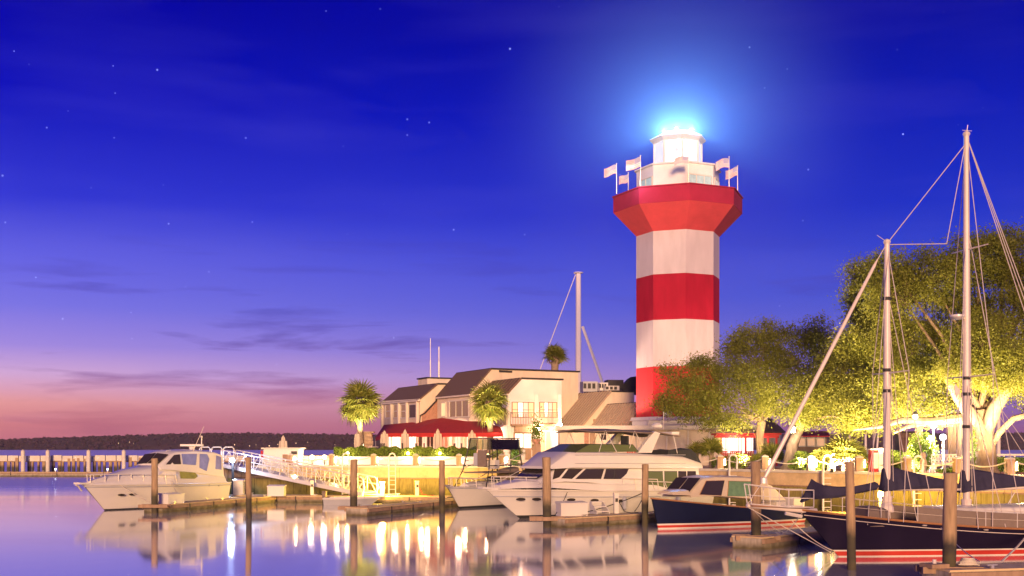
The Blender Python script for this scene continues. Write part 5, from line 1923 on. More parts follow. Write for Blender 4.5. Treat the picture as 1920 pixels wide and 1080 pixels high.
def hull(bt, B, zb, zs, rake, m_hull, stripes=(), draft=.5, dk=3.0, wk=1.8, sw=.85, wlw=.82, p=1.6, deck_m=None, ns=26, nr=6, flare=1.0, sheer_dip=0.0):
    L = bt.L
    sheer = lambda s_: zs + (zb - zs) * s_ ** p - sheer_dip * math.sin(math.pi * s_)

    def half(s_, t):
        tt = max(t, 0) ** flare
        k = wk + (dk - wk) * tt
        aft = sw + (1 - sw) * min(1, s_ / .4) ** .7
        w = B / 2 * (wlw + (1 - wlw) * tt) * aft * max(0.0, 1 - s_ ** k) ** .85
        if t < 0:
            w *= max(0, 1 + t)
        return max(w, .015 + .02 * max(t, 0))

    def pos(s_, z):
        sh = sheer(s_)
        t = z / sh if z >= 0 else z / draft
        return Vector((s_ * (L - rake * (1 - max(z, -draft) / zb)) , half(s_, t), z))
    zl = [-draft * .98, -draft * .4, 0.0]
    segs = []
    for z0, z1, mm, nm in stripes:
        segs.append(([z0, z1], mm, nm))
    ztop = stripes[-1][1] if stripes else 0.0

    def grid(zrows, nm, mm, rel=False, parent=None):
        q = MB()
        rows = []
        for j, zz in enumerate(zrows):
            row = []
            for i in range(ns + 1):
                s_ = i / ns
                z = ztop + (sheer(s_) - ztop) * zz if rel else zz
                row.append(pos(s_, z))
            rows.append(row)
        allv = []
        for row in rows:
            allv += row
        nn_ = ns + 1
        fs_ = [(j * nn_ + i, j * nn_ + i + 1, (j + 1) * nn_ + i + 1, (j + 1) * nn_ + i) for j in range(len(rows) - 1) for i in range(ns)]
        q.add(allv, fs_)
        q.add([Vector((v.x, -v.y, v.z)) for v in allv], fs_)
        # transom
        tr_ = [r[0] for r in rows]
        for j in range(len(tr_) - 1):
            a, c = tr_[j], tr_[j + 1]
            q.add([a, c, Vector((c.x, -c.y, c.z)), Vector((a.x, -a.y, a.z))], [(0, 1, 2, 3)])
        bm_ = q.build(nm, mm, parent or bt.o, smooth=True)
        return bm_
    h_ = grid([j / nr for j in range(nr + 1)], 'hull', m_hull, rel=True)
    grid(zl, 'keel', M_boot if m_hull in (M_navy, M_navy2) else M_black)
    zprev = 0.0
    for zr, mm, nm in segs:
        grid(zr, nm, mm)
    # deck
    q = MB()
    ring = []
    for i in range(ns + 1):
        s_ = i / ns
        v = pos(s_, sheer(s_))
        ring.append(v)
    for i in range(ns):
        a, c = ring[i], ring[i + 1]
        w0, w1 = max(a.y - .03, .005), max(c.y - .03, .005)
        q.add([(a.x, w0, a.z - .03), (c.x, w1, c.z - .03), (c.x, 0, c.z + .03), (a.x, 0, a.z + .03), (c.x, -w1, c.z - .03), (a.x, -w0, a.z - .03)], [(0, 1, 2, 3), (3, 2, 4, 5)])
    q.build('deck', deck_m or M_gel2, bt.o)
    bt.sheer, bt.pos, bt.B = sheer, pos, B
    return h_


def rubrail(bt, m, r=.03, dz=0.0, name='rub_rail', out=.01):
    for sd in (1, -1):
        pts = []
        for i in range(27):
            s_ = i / 26
            v = bt.pos(s_, bt.sheer(s_) + min(dz, 0))
            pts.append(Vector((v.x, sd * (v.y + out), v.z + max(dz, 0))))
        MB().tube(pts, r, 6).build(name, m, bt.o, smooth=True)


def guardrail(bt, s0, s1, n, h, m=M_chrome, r=.021, inset=.10, mid=False, close=True, h0=None):
    for sd in (1, -1):
        top = []
        for i in range(n + 1):
            s_ = s0 + (s1 - s0) * i / n
            v = bt.pos(s_, bt.sheer(s_))
            y = sd * max(v.y - inset, .05)
            hh = h if h0 is None else h0 + (h - h0) * min(1, i / (n * .5))
            b0, t0 = Vector((v.x, y, v.z)), Vector((v.x + .05, y * .98, v.z + hh))
            MB().tube([b0, t0], r, 6).build('stanchion', m, bt.o)
            top.append(t0)
        MB().tube(top, r * 1.15, 6).build('guard_rail', m, bt.o, smooth=True)
        if mid:
            MB().tube([(t0 + Vector((t0.x, t0.y, t0.z - h))) / 2 for t0 in top], r * .7, 5).build('guard_wire', m, bt.o)


class Cabin:
    """closed superstructure: stations (x, half-width bottom, z bottom, half-width top, z top), aft to bow"""
    def __init__(s, bt, st, m, name='cabin', camber=.05, rnd=.10):
        s.bt, s.st = bt, sorted(st)
        rings = []
        for x, wb, zb, wt, zt in s.st:
            r = min(rnd, wt * .4, max(.01, (zt - zb) * .4))
            half_ = [(wb, zb), (wb + (wt - wb) * .5, zb + (zt - zb) * .5), (wt, zt - r), (wt - r * .35, zt - r * .3), (wt - r, zt), (wt * .4, zt + camber)]
            rings.append([Vector((x, y, z)) for y, z in half_] + [Vector((x, -y, z)) for y, z in reversed(half_)])
        s.ob = MB().loft(rings).build(name, m, bt.o, smooth=True)

    def w(s, x, z):
        st = s.st
        if x <= st[0][0]:
            a = c = st[0]
            t = 0
        elif x >= st[-1][0]:
            a = c = st[-1]
            t = 0
        else:
            for i in range(len(st) - 1):
                if st[i][0] <= x <= st[i + 1][0]:
                    a, c = st[i], st[i + 1]
                    t = (x - a[0]) / max(1e-6, c[0] - a[0])
                    break
        v = [a[k] + (c[k] - a[k]) * t for k in range(5)]
        q = min(1, max(0, (z - v[2]) / max(1e-6, v[4] - v[2])))
        return v[1] + (v[3] - v[1]) * q

    def near(s, px, py, off=.015):
        w = s.st[len(s.st) // 2][1]
        for _ in range(5):
            x, z = s.bt.f(px, py, w)
            w = s.w(x, z)
        return Vector((x, w + off, z))

    def pane(s, pts, m, name='window', th=.02, both=True, off=.004, frame=None):
        p = [s.near(px, py, off) for px, py in pts]
        ob = MB().prism(p, (0, th, 0)).build(name, m, s.ob)
        if frame:
            MB().tube(p + [p[0], p[1]], .02, 5).build('frame', frame, ob)
        if both:
            MB().prism([Vector((v.x, -v.y, v.z)) for v in p], (0, -th, 0)).build(name, m, s.ob)
        return ob


def stn(bt, px, yb, yt, wb, wt):
    """cabin station from the picture: column px, bottom and top rows on the near side"""
    x, zb_ = bt.f(px, yb, wb)
    _, zt_ = bt.f(px, yt, wt)
    return (x, wb, zb_, wt, zt_)


def porthole(bt, px, py, a=.22, b_=.07, m=M_win, side=None):
    w = bt.B / 2
    for _ in range(4):
        x, z = bt.f(px, py, w)
        w = bt.pos(min(.97, max(.01, x / bt.L)), z).y
    v = Vector((x, w - .02, z))
    q = MB()
    n = 14
    dx = .1
    w2 = bt.pos(min(.98, x / bt.L + .03), z).y
    sl = (w2 - w) / (.03 * bt.L)
    q.prism([v + Vector((a * math.cos(t), sl * a * math.cos(t), b_ * math.sin(t))) for t in (2 * math.pi * k / n for k in range(n))], (0, .045, 0))
    q.build('porthole', m, bt.o)


def rope_obj(pts, label, r=.018, cat='rope', group=None, m=None, name='mooring_rope'):
    o = MB().tube(pts, r, 6).build(name, m or M_rope, smooth=True, origin=pts[0])
    return tag(o, label, cat, group)


# ---------------------------------------------------------------- 1 white cabin cruiser (left)
c1 = Boat('cabin_cruiser', 'white cabin cruiser with rounded windscreen moored at the far left', 'boat', 156, 61.5, 396, 70.5)
hull(c1, 3.3, 1.42, 1.28, 1.5, M_gel, stripes=[(0.0, .07, M_black, 'boot_stripe')], dk=2.4, wk=1.6, sw=.9, flare=.8)
rubrail(c1, M_gel2, .035, -.12)
rubrail(c1, M_gel, .05, .0, 'gunwale')
L = c1.L
k1 = Cabin(c1, [(.2, 1.35, 1.2, 1.25, 1.75), (.9, 1.42, 1.2, 1.3, 1.95), (2.6, 1.42, 1.2, 1.25, 2.05), (4.2, 1.38, 1.25, 1.15, 2.20), (5.6, 1.25, 1.30, 1.0, 2.28), (7.2, 1.0, 1.35, .75, 2.05), (8.6, .62, 1.4, .42, 1.72), (9.6, .3, 1.4, .15, 1.50)], M_gel, 'foredeck_trunk', camber=.10, rnd=.3)
k2 = Cabin(c1, [(.35, 1.28, 1.6, 1.12, 2.95), (1.0, 1.30, 1.7, 1.12, 3.10), (2.6, 1.27, 1.9, 1.08, 3.18), (4.1, 1.18, 2.05, 1.0, 3.12), (4.5, 1.15, 2.1, .95, 2.98), (5.35, 1.02, 2.15, .85, 2.36)], M_gel, 'wheelhouse', camber=.08, rnd=.12)
MB().prism([(4.62, -.86, 2.96), (4.62, -.05, 3.03), (5.32, -.05, 2.50), (5.32, -.76, 2.45)], (.02, 0, .03)).build('windscreen_pane', M_win, k2.ob)
MB().prism([(4.62, .86, 2.96), (4.62, .05, 3.03), (5.32, .05, 2.50), (5.32, .76, 2.45)], (.02, 0, .03)).build('windscreen_pane', M_win, k2.ob)
def local_pane(k, pts, m, name='window', both=True):
    p = [Vector((x, k.w(x, z) + .006, z)) for x, z in pts]
    MB().prism(p, (0, .02, 0)).build(name, m, k.ob)
    if both:
        MB().prism([Vector((v.x, -v.y, v.z)) for v in p], (0, -.02, 0)).build(name, m, k.ob)
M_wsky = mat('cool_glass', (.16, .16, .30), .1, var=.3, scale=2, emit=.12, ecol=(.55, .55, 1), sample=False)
local_pane(k2, [(4.95, 2.42), (3.9, 2.42), (3.9, 2.98), (4.3, 2.95)], M_win)
local_pane(k2, [(3.75, 2.42), (2.75, 2.35), (2.55, 3.0), (3.75, 3.0)], M_wsky)
local_pane(k2, [(2.45, 2.2), (1.9, 2.0), (1.55, 2.7), (1.7, 2.98), (2.3, 3.0)], M_wsky)
local_pane(k2, [(1.1, 2.1), (.55, 2.05), (.5, 2.8), (.9, 2.9)], M_wsky)
local_pane(k1, [(4.1, 1.62), (3.0, 1.58), (2.7, 1.72), (2.9, 1.93), (4.1, 2.0)], mat('amber_window', (.16, .14, .02), .2, var=.5, scale=3, emit=.12, ecol=(1, .8, .1), sample=False))
local_pane(k1, [(5.9, 1.72), (4.4, 1.62), (4.4, 1.98), (5.2, 2.03)], M_stripe)
porthole(c1, 227, 928, .2, .06)
porthole(c1, 248, 927, .2, .06)
porthole(c1, 392, 910, .07, .05)
porthole(c1, 410, 910, .07, .05)
guardrail(c1, .45, .96, 7, .55, h0=.5)
# pulpit roller, radar, antenna
MB().beam((L - .5, 0, 1.46), (L + .45, 0, 1.5), .42, .10).build('bow_platform', M_gel, c1.o)
MB().tube([(L + .5, 0, 1.42), (L + .35, 0, 1.35), (L + .1, 0, 1.1)], .05, 6).build('anchor', M_chrome, c1.o)
MB().tube([(1.7, 0, 3.2), (1.7, 0, 3.42)], .16, 8).build('radar_mount', M_gel, c1.o)
MB().box((1.7, 0, 3.50), (.28, 1.3, .12), .5).build('radar_bar', M_gel, c1.o)
MB().tube([(1.2, .3, 3.15), (1.2, .3, 3.95)], .03, 6).build('light_mast', M_gel, c1.o)
MB().sphere((1.2, .3, 4.0), .07, 6).build('mast_lamp', M_gel, c1.o)
MB().tube([(2.8, 1.0, 3.05), (2.2, 1.35, 4.6)], [.02, .012], 5).build('antenna', M_spar, c1.o)
MB().tube([(4.3, .4, 3.12), (4.2, .4, 3.2), (3.9, .4, 3.22)], .03, 6).build('horn', M_chrome, c1.o)
MB().beam((.15, -1.3, .75), (.15, 1.3, .75), .1, 1.2).build('transom_gate', M_gel, c1.o)
MB().box((-.35, 0, .35), (.8, 2.7, .10)).build('swim_platform', M_gel, c1.o)
sp = c1.pos(.82, 1.3)
rope_obj(swag(WM[c1.o.name] @ Vector((sp.x, sp.y, 1.35)), G(285, 60.7, .5), .06), 'bow line from the white cruiser to the end of its finger dock')
rope_obj(swag(WM[c1.o.name] @ Vector((c1.pos(.5, 1.3).x, c1.pos(.5, 1.3).y, 1.5)), G(340, 62.8, .5), .05), 'spring line from the white cruiser side to its dock')

# ---------------------------------------------------------------- 2 fishing boat with tower
c2 = Boat('fishing_boat', 'white fishing boat with a spindly tower and flat top behind the yacht bow', 'boat', 838, 63.5, 1000, 72)
hull(c2, 3.2, 1.25, .95, 1.3, M_gel, stripes=[(0.0, .12, M_black, 'boot_stripe')], dk=2.4, wk=1.5, sw=.9, flare=.7)
rubrail(c2, M_gel2, .035, -.06)
guardrail(c2, .55, .97, 5, .5, h0=.45)
L = c2.L
Cabin(c2, [(4.0, 1.0, 1.0, .8, 1.35), (6.0, .85, 1.1, .6, 1.4), (8.0, .35, 1.2, .2, 1.32)], M_gel, 'trunk', camber=.08, rnd=.2)
con = Cabin(c2, [(2.6, .5, .9, .45, 2.2), (3.6, .5, .9, .4, 2.1), (3.9, .45, .9, .35, 1.7)], M_taupe, 'console', camber=.03)
ztop = c2.f(925, 823, 0)[1]
tw = MB()
TX0, TX1 = c2.f(900, 823)[0], c2.f(953, 823)[0]
tx = sorted((TX0, TX1))
MB().prism([(tx[0], -.8, ztop), (tx[1], -.7, ztop - .02), (tx[1], .7, ztop - .02), (tx[0], .8, ztop)], (0, 0, .06)).build('tower_top', M_dark, c2.o)
for sd in (-1, 1):
    MB().tube([(tx[1] + 1.1, sd * 1.05, 1.1), (tx[1] + .45, sd * .85, 2.1), (tx[1] - .05, sd * .65, ztop)], .035, 6).build('tower_leg', M_dark, c2.o)
    MB().tube([(tx[0] - .6, sd * 1.05, 1.0), (tx[0] - .15, sd * .85, 2.2), (tx[0] + .1, sd * .7, ztop)], .045, 6).build('tower_leg', M_dark, c2.o)
    MB().tube([(tx[0] + .9, sd * .6, 1.0), (tx[0] + .7, sd * .62, ztop)], .03, 6).build('tower_leg', M_dark, c2.o)
    for z0, z1 in ((1.15, 2.1), (2.1, 3.0)):
        MB().tube([(tx[1] + .6, sd * .92, z0), (tx[0] - .1, sd * .92, z1)], .022, 5).build('brace', M_chrome, c2.o)
    MB().tube([(tx[1] + .3, sd * .85, 2.35), (tx[0] - .2, sd * .85, 2.35)], .03, 6).build('brace', M_dark, c2.o)
    for k in range(6):
        MB().tube([(tx[1] + .98 - k * .16, sd * .99 - sd * k * .05, 1.35 + k * .32), (tx[1] + .98 - k * .16, sd * .70 - sd * k * .04, 1.35 + k * .32)], .018, 5).build('rung', M_dark, c2.o)
MB().box(((tx[0] + tx[1]) / 2, 0, 1.95), (tx[1] - tx[0] + .7, 1.7, .07)).build('tower_platform', M_taupe, c2.o)
MB().box((tx[1] + .35, .35, 2.75), (.10, .55, .95)).build('seat_back', M_taupe, c2.o)
MB().box((tx[1] - .2, -.1, 2.7), (.5, .6, .7)).build('helm_pod', M_gel2, c2.o)
MB().lathe((tx[1] - .5, .3, 2.85), [(.02, -.1), (.16, -.05), (.16, .02), (.02, .05)], 10).build('wheel', M_dark, c2.o)
MB().box((tx[1] - .9, .35, 2.4), (.5, .5, .5)).build('cooler', M_gel, c2.o)
MB().prism([(tx[1] + .0, -.75, ztop - .62), (tx[1] + .0, .75, ztop - .62), (tx[1] + .02, .75, ztop - .03), (tx[1] + .02, -.75, ztop - .03)], (.02, 0, 0)).build('clear_curtain', M_wscreen, c2.o)
MB().prism([(tx[1] + .0, .74, ztop - .62), (tx[0] + .0, .78, ztop - .62), (tx[0] + .02, .78, ztop - .03), (tx[1] + .02, .74, ztop - .03)], (0, .02, 0)).build('clear_curtain', M_wscreen, c2.o)
MB().sphere((tx[0] + .4, .2, ztop - .14), .08, 6).build('dome_lamp', M_wlit, c2.o)
MB().tube([(L - .4, 0, 1.28), (L + .4, 0, 1.32), (L + .5, 0, 1.15)], .06, 6).build('anchor_roller', M_chrome, c2.o)
MB().lathe((5.2, .2, 1.4), [(.45, 0), (.5, .15), (.3, .3), (.05, .35)], 12).build('covered_hatch', M_canvas, c2.o)
o = MB().sphere(c2.pos(.60, .9) + Vector((0, .18, .12)), .17, 8).build('fender', M_canvas, c2.o)
# ---------------------------------------------------------------- 3 big white yacht
c3 = Boat('motor_yacht', 'large white motor yacht with flybridge, radar arch and dark canvas top', 'boat', 912, 54.6, 1292, 61.8)
L = c3.L
hull(c3, 4.2, 1.40, 1.22, 1.9, M_gel, stripes=[(0.0, .16, M_black, 'boot_stripe')], dk=2.6, wk=1.7, sw=.92, flare=.75)
rubrail(c3, M_gel2, .035, -.30)
rubrail(c3, M_gel, .05, .0, 'gunwale')
k3 = Cabin(c3, [stn(c3, 1268, 925, 906, 1.75, 1.7), stn(c3, 1200, 925, 906, 1.8, 1.75), stn(c3, 1120, 920, 906, 1.75, 1.7), stn(c3, 1040, 915, 903, 1.45, 1.30), stn(c3, 985, 915, 902, 1.0, .85), stn(c3, 940, 917, 910, .5, .35)], M_gel, 'trunk', camber=.02, rnd=.1)
st3 = [stn(c3, 1312, 915, 876, 1.70, 1.62), stn(c3, 1200, 915, 873, 1.72, 1.62), stn(c3, 1110, 905, 872, 1.66, 1.50), stn(c3, 1060, 903, 873, 1.50, 1.30)]
x0_, z0_ = c3.f(1016, 903, 1.2)
st3.append((x0_ + .1, 1.25, z0_ - .1, 1.05, z0_ + .06))
k4 = Cabin(c3, st3, M_gel, 'saloon', camber=.04, rnd=.10)
# flybridge
st4 = [stn(c3, 1318, 878, 868, 1.55, 1.50), stn(c3, 1285, 878, 856, 1.72, 1.65), stn(c3, 1200, 878, 850, 1.80, 1.72), stn(c3, 1120, 877, 848, 1.75, 1.60), stn(c3, 1075, 877, 848, 1.65, 1.35)]
x0_, z0_ = c3.f(1040, 877, 1.4)
st4.append((x0_ + .15, 1.35, z0_ - .06, 1.15, z0_ + .04))
k5 = Cabin(c3, st4, M_gel, 'flybridge', camber=.02, rnd=.16)
k4.pane([(1040, 879), (1062, 878), (1048, 895), (1036, 899)], M_win)
k4.pane([(1066, 879), (1093, 879), (1072, 898), (1052, 897)], M_win)
k4.pane([(1098, 879), (1132, 879), (1126, 898), (1078, 898)], M_win, off=.025)
k4.pane([(1136, 879), (1178, 879), (1174, 888), (1163, 898), (1131, 898)], M_win, off=.025)
for px in (1152,):
    a, c = k4.near(px, 880, .03), k4.near(px - 2, 898, .03)
    MB().beam(a, c, .05, .03).build('mullion', M_dark, k4.ob)
for x0, x1 in ((1216, 1242), (1246, 1269), (1272, 1286), (1289, 1304)):
    k4.pane([(x0, 884), (x1, 884), (x1 + 2, 914), (x0 + (0 if x0 > 1216 else -8), 914)], M_wing if x0 < 1270 else M_win, frame=M_dark)
MB().prism([Vector((x0_ + .12, 1.0, z0_ + .0)), Vector((x0_ + .12, -1.0, z0_ + .0)), Vector((x0_ - .5, -1.15, z0_ + .4)), Vector((x0_ - .5, 1.15, z0_ + .4))], (0, 0, .02)).build('brow_panel', M_gel2, k5.ob)
for (y_, kk) in ((869, k5), (853, k5)):
    pts_ = [kk.near(px, y_, .012) for px in (1078, 1110, 1150, 1200, 1250, 1285)]
    MB().tube(pts_, .014, 5).build('trim_line', M_gel2, kk.ob)
# front windscreen of the saloon
xa, xb = st3[-1][0], st3[-2][0]
za, zb_ = st3[-1][4], st3[-2][4]
for k in range(3):
    y0, y1 = -1.0 + k * .70, -1.0 + k * .70 + .62
    MB().prism([(xa - .02, y0 * .92, za + .07), (xa - .02, y1 * .92, za + .07), (xb + .12, y1 * 1.1, zb_ - .02), (xb + .12, y0 * 1.1, zb_ - .02)], (.01, 0, .03)).build('windscreen_pane', M_win, k4.ob)
# flybridge screen, tinted green
fb = [c3.pt(1078, 848, 1.3), c3.pt(1105, 833, 1.15), c3.pt(1186, 834, 1.45), c3.pt(1197, 847, 1.6)]
fq = [Vector((v.x, -v.y, v.z)) for v in fb]
MB().prism([fb[0], fb[1], fb[2], fb[3]], (0, .02, 0)).build('side_screen', M_wing, c3.o)
MB().prism([fq[0], fq[1], fq[2], fq[3]], (0, -.02, 0)).build('side_screen', M_wing, c3.o)
MB().prism([fb[0], fb[1], fq[1], fq[0]], (.02, 0, .01)).build('front_screen', M_wing, c3.o)
for a, c in ((fb[0], fb[1]), (fb[1], fb[2]), (fb[2], fb[3]), (fq[0], fq[1]), (fq[1], fq[2]), (fb[1], fq[1])):
    MB().tube([a, c], .025, 5).build('screen_frame', M_dark, c3.o)
# arch
for sd in (1, -1):
    p = [c3.pt(1196, 849, 1.6), c3.pt(1222, 849, 1.6), c3.pt(1238, 812, 1.5), c3.pt(1228, 809, 1.5), c3.pt(1216, 822, 1.5)]
    MB().prism([Vector((v.x, sd * v.y, v.z)) for v in p], (0, -sd * .22, 0)).build('radar_arch', M_gel, c3.o, smooth=False)
p0, p1 = c3.pt(1224, 812, 0), c3.pt(1240, 812, 0)
MB().box(((p0.x + p1.x) / 2, 0, p0.z - .02), (.5, 2.8, .14)).build('arch_top', M_gel, c3.o)
# canvas top
def canopy(bt, pxs, ys, w, m, th=.05, name='canvas_top', parent=None):
    rings = []
    for px, y in zip(pxs, ys):
        v = bt.pt(px, y, w)
        rings.append([Vector((v.x, yy, v.z + cam_)) for yy, cam_ in ((w, -.05), (w * .6, .04), (0, .08), (-w * .6, .04), (-w, -.05), (-w, -.05 - th), (0, .08 - th), (w, -.05 - th))])
    return MB().loft(rings).build(name, m, parent or bt.o, smooth=True)
canopy(c3, [1112, 1130, 1170, 1210, 1240, 1276], [807, 806, 806, 809, 809, 816], 1.5, M_taupe)
for px, py in ((1135, 807), (1190, 808), (1262, 814)):
    for sd in (1, -1):
        a, c = c3.pt(px, py, 1.45), c3.pt(px + 22 if px < 1250 else px + 8, 849 if px < 1250 else 850, 1.55)
        MB().tube([Vector((a.x, sd * a.y, a.z)), Vector((c.x, sd * c.y, c.z))], .02, 5).build('canopy_frame', M_chrome, c3.o)
        if px < 1250:
            c = c3.pt(px - 12, 848, 1.5)
            MB().tube([Vector((a.x, sd * a.y, a.z)), Vector((c.x, sd * c.y, c.z))], .016, 5).build('canopy_frame', M_chrome, c3.o)
# helm seats, covered gear, radar dome
for yy in (-.6, .5):
    v = c3.pt(1165, 838, yy)
    MB().box((v.x, yy, v.z - .1), (.45, .5, .12)).build('helm_seat', M_canvas, c3.o)
    MB().box((v.x - .22, yy, v.z + .25), (.12, .5, .6)).build('seat_back', M_canvas, c3.o)
v = c3.pt(1240, 841, 0)
MB().box((v.x, 0, v.z - .25), (1.2, 2.4, .35)).build('lounge_seat', M_canvas, c3.o)
cv = MB()
rings = []
for px, yt, w in ((1272, 852, 1.2), (1284, 845, 1.35), (1298, 842, 1.3), (1308, 850, 1.35), (1318, 868, 1.2)):
    v = c3.pt(px, yt, w)
    vb = c3.pt(px, 874, w)
    rings.append([Vector((v.x, w, vb.z)), Vector((v.x, w * .9, v.z)), Vector((v.x, w * .3, v.z + .06)), Vector((v.x, -w * .3, v.z - .04)), Vector((v.x, -w * .9, v.z)), Vector((v.x, -w, vb.z))])
MB().loft(rings).build('boat_cover', M_canvas, c3.o)
v = c3.pt(1232, 806, 0)
MB().lathe((v.x, 0, v.z + .1), [(.06, 0), (.28, .02), (.30, .14), (.18, .26), (.02, .28)], 14).build('radar_dome', M_gel, c3.o, smooth=True)
MB().tube([(v.x, .5, v.z), (v.x, .5, v.z + .9)], .015, 5).build('antenna', M_spar, c3.o)
for px, py in ((976, 936), (1006, 936), (1071, 937), (1115, 938), (1165, 939)):
    porthole(c3, px, py, .21, .07)
guardrail(c3, .30, .97, 12, .62, mid=False, h0=.55, inset=.14)
MB().tube([c3.pt(1205, 902, 1.85), c3.pt(1300, 906, 1.85)], .025, 6).build('side_rail', M_chrome, c3.o)
for px in (1208, 1222, 1246, 1270, 1296):
    MB().tube([c3.pt(px, 902 + (px - 1205) * .04, 1.85), c3.pt(px + 6, 918, 1.85)], .02, 5).build('side_stanchion', M_chrome, c3.o)
MB().box((-.45, 0, .38), (1.0, 3.6, .12)).build('swim_platform', M_gel, c3.o)
MB().beam((L - .6, 0, 1.45), (L + .35, 0, 1.5), .45, .09).build('bow_platform', M_gel, c3.o)
W3 = WM[c3.o.name]
def w3(s_, z, dz=0):
    v = c3.pos(s_, z)
    return W3 @ Vector((v.x, v.y + .03, z + dz))
rope_obj(swag(w3(.38, 1.2), G(1085, 51, .5), .1), 'dark mooring line from the yacht side down to the left of the dock', .02, m=M_canvas, group=None)
rope_obj(swag(w3(.38, 1.2), G(1190, 53, .5), .1), 'dark mooring line from the yacht side down to the right of the dock', .02, m=M_canvas)
rope_obj(swag(w3(.72, 1.25), G(1040, 49.8, .5), .1), 'thin line from the yacht foredeck to the dock end pile', .016, m=M_canvas)
for s_ in (.22, .5):
    v = c3.pos(s_, .6)
    MB().lathe((v.x, v.y + .14, .35), [(.03, -.05), (.13, .05), (.14, .3), (.13, .55), (.03, .66)], 10).build('fender', M_gel2, c3.o, smooth=True)
    MB().tube([(v.x, v.y + .14, 1.0), (v.x, c3.pos(s_, 1.2).y + .03, 1.3)], .012, 5).build('fender_line', M_rope, c3.o)
# ---------------------------------------------------------------- 4 blue motorboat
c4 = Boat('blue_motorboat', 'dark blue motorboat with wood trimmed deck and cream cabin beside the yacht', 'boat', 1222, 48.4, 1478, 53.0)
L = c4.L
hull(c4, 2.7, 1.28, .62, .35, M_navy, stripes=[(0.0, .05, M_stripe, 'lower_stripe'), (.05, .15, M_boot, 'red_stripe'), (.15, .22, M_stripe, 'upper_stripe')], dk=2.8, wk=1.9, sw=.85, deck_m=M_teak, p=1.5, flare=.9)
rubrail(c4, M_teak, .035, .0, 'toe_rail')
k6 = Cabin(c4, [stn(c4, 1405, 932, 926, 1.05, 1.0), stn(c4, 1340, 930, 919, 1.0, .9), stn(c4, 1290, 928, 920, .8, .7), stn(c4, 1262, 928, 923, .5, .4)], mat('cream_gelcoat', (.62, .52, .36), .35, var=.05), 'trunk', camber=.05)
x0_, z0_ = c4.f(1300, 928, .9)
st6 = [stn(c4, 1442, 938, 899, 1.02, .95), stn(c4, 1400, 934, 895, 1.02, .95), stn(c4, 1345, 930, 894, 1.0, .88), stn(c4, 1322, 930, 898, .95, .80)]
st6.append((x0_ + .1, .9, z0_ - .1, .78, z0_ + .05))
k7 = Cabin(c4, st6, MATS['cream_gelcoat'], 'wheelhouse', camber=.05, rnd=.06)
k7.pane([(1312, 927), (1324, 902), (1358, 901), (1352, 929)], M_win, frame=M_teak)
k7.pane([(1364, 930), (1366, 902), (1408, 903), (1410, 931)], mat('jade_window', (.10, .16, .06), .06, var=.3, scale=3, emit=.12, ecol=(.42, .62, .25), sample=False), frame=M_teak)
for k in range(2):
    y0, y1 = (-.72, -.04) if k == 0 else (.04, .72)
    a, c = st6[-1], st6[-2]
    MB().prism([(a[0] - .04, y0, a[4] + .06), (a[0] - .04, y1, a[4] + .06), (c[0] + .06, y1, c[4] + .02), (c[0] + .06, y0, c[4] + .02)], (.02, 0, .02)).build('windscreen_pane', M_win, k7.ob)
MB().prism([c4.pt(1408, 897, .9), c4.pt(1446, 911, .9), c4.pt(1474, 938, .9), c4.pt(1410, 938, .9)], (0, -.03, 0)).build('aft_curtain', M_trim, c4.o)
MB().prism([c4.pt(1408, 897, -.9), c4.pt(1446, 911, -.9), c4.pt(1474, 938, -.9), c4.pt(1410, 938, -.9)], (0, .03, 0)).build('aft_curtain', M_trim, c4.o)
v = c4.pt(1480, 942, 0)
MB().box((v.x + .3, 0, v.z + .0), (.7, 1.7, .45)).build('stern_seat', M_gel, c4.o)
MB().box((v.x + 1.2, 0, .72), (.6, 1.2, .5)).build('engine_box', M_gel, c4.o)
MB().tube([c4.pt(1240, 932, .15), c4.pt(1240, 926, .15), c4.pt(1290, 921, .7)], .015, 5).build('bow_rail', M_chrome, c4.o)
for s_ in (.3, .55, .8):
    v = c4.pos(s_, c4.sheer(s_))
    MB().box((v.x, v.y - .15, v.z + .05), (.2, .05, .05)).build('cleat', M_chrome, c4.o)
# ---------------------------------------------------------------- 5 schooner
c5 = Boat('schooner', 'dark hulled two masted schooner with navy sail covers and red waterline at the right', 'sailing boat', 1499, 36.0, 2085, 39.0)
L = c5.L
hull(c5, 2.9, 1.45, .80, 1.35, M_navy2, stripes=[(0.0, .03, M_stripe, 'lower_stripe'), (.03, .17, M_boot, 'red_stripe'), (.17, .215, M_stripe, 'upper_stripe')], dk=2.3, wk=1.6, sw=.7, deck_m=M_teak, p=1.9, sheer_dip=.10, draft=.8)
rubrail(c5, M_teak, .035, .02, 'toe_rail')
rubrail(c5, M_spar, .012, -.14, 'cove_line', out=.012)
f5 = c5.f
xm1, xm2 = f5(1663, 900)[0], f5(1812, 900)[0]
def mast(x, ztop, r, m=M_spar):
    MB().tube([(x, 0, .2), (x, 0, 4), (x, 0, ztop * .7), (x, 0, ztop)], [r, r, r * .9, r * .72], 10).build('mast', m, c5.o, smooth=True)
z1 = f5(1666, 454)[1]
for px_, y_ in ((1663, 694), (1663, 733), (1812, 709), (1812, 739), (1812, 800), (1663, 560)):
    xx_, zz_ = f5(px_, y_)
    MB().tube([(xx_, 0, zz_ - .05), (xx_, 0, zz_ + .05)], .135, 10).build('mast_band', M_dark, c5.o)
z2 = f5(1816, 252)[1]
mast(xm1, z1, .115)
mast(xm2, z2, .115)
for x, z in ((xm1, z1), (xm2, z2)):
    MB().lathe((x, 0, z - .06), [(.09, 0), (.12, .06), (.10, .12), (.03, .16)], 8).build('mast_cap', M_chrome, c5.o)
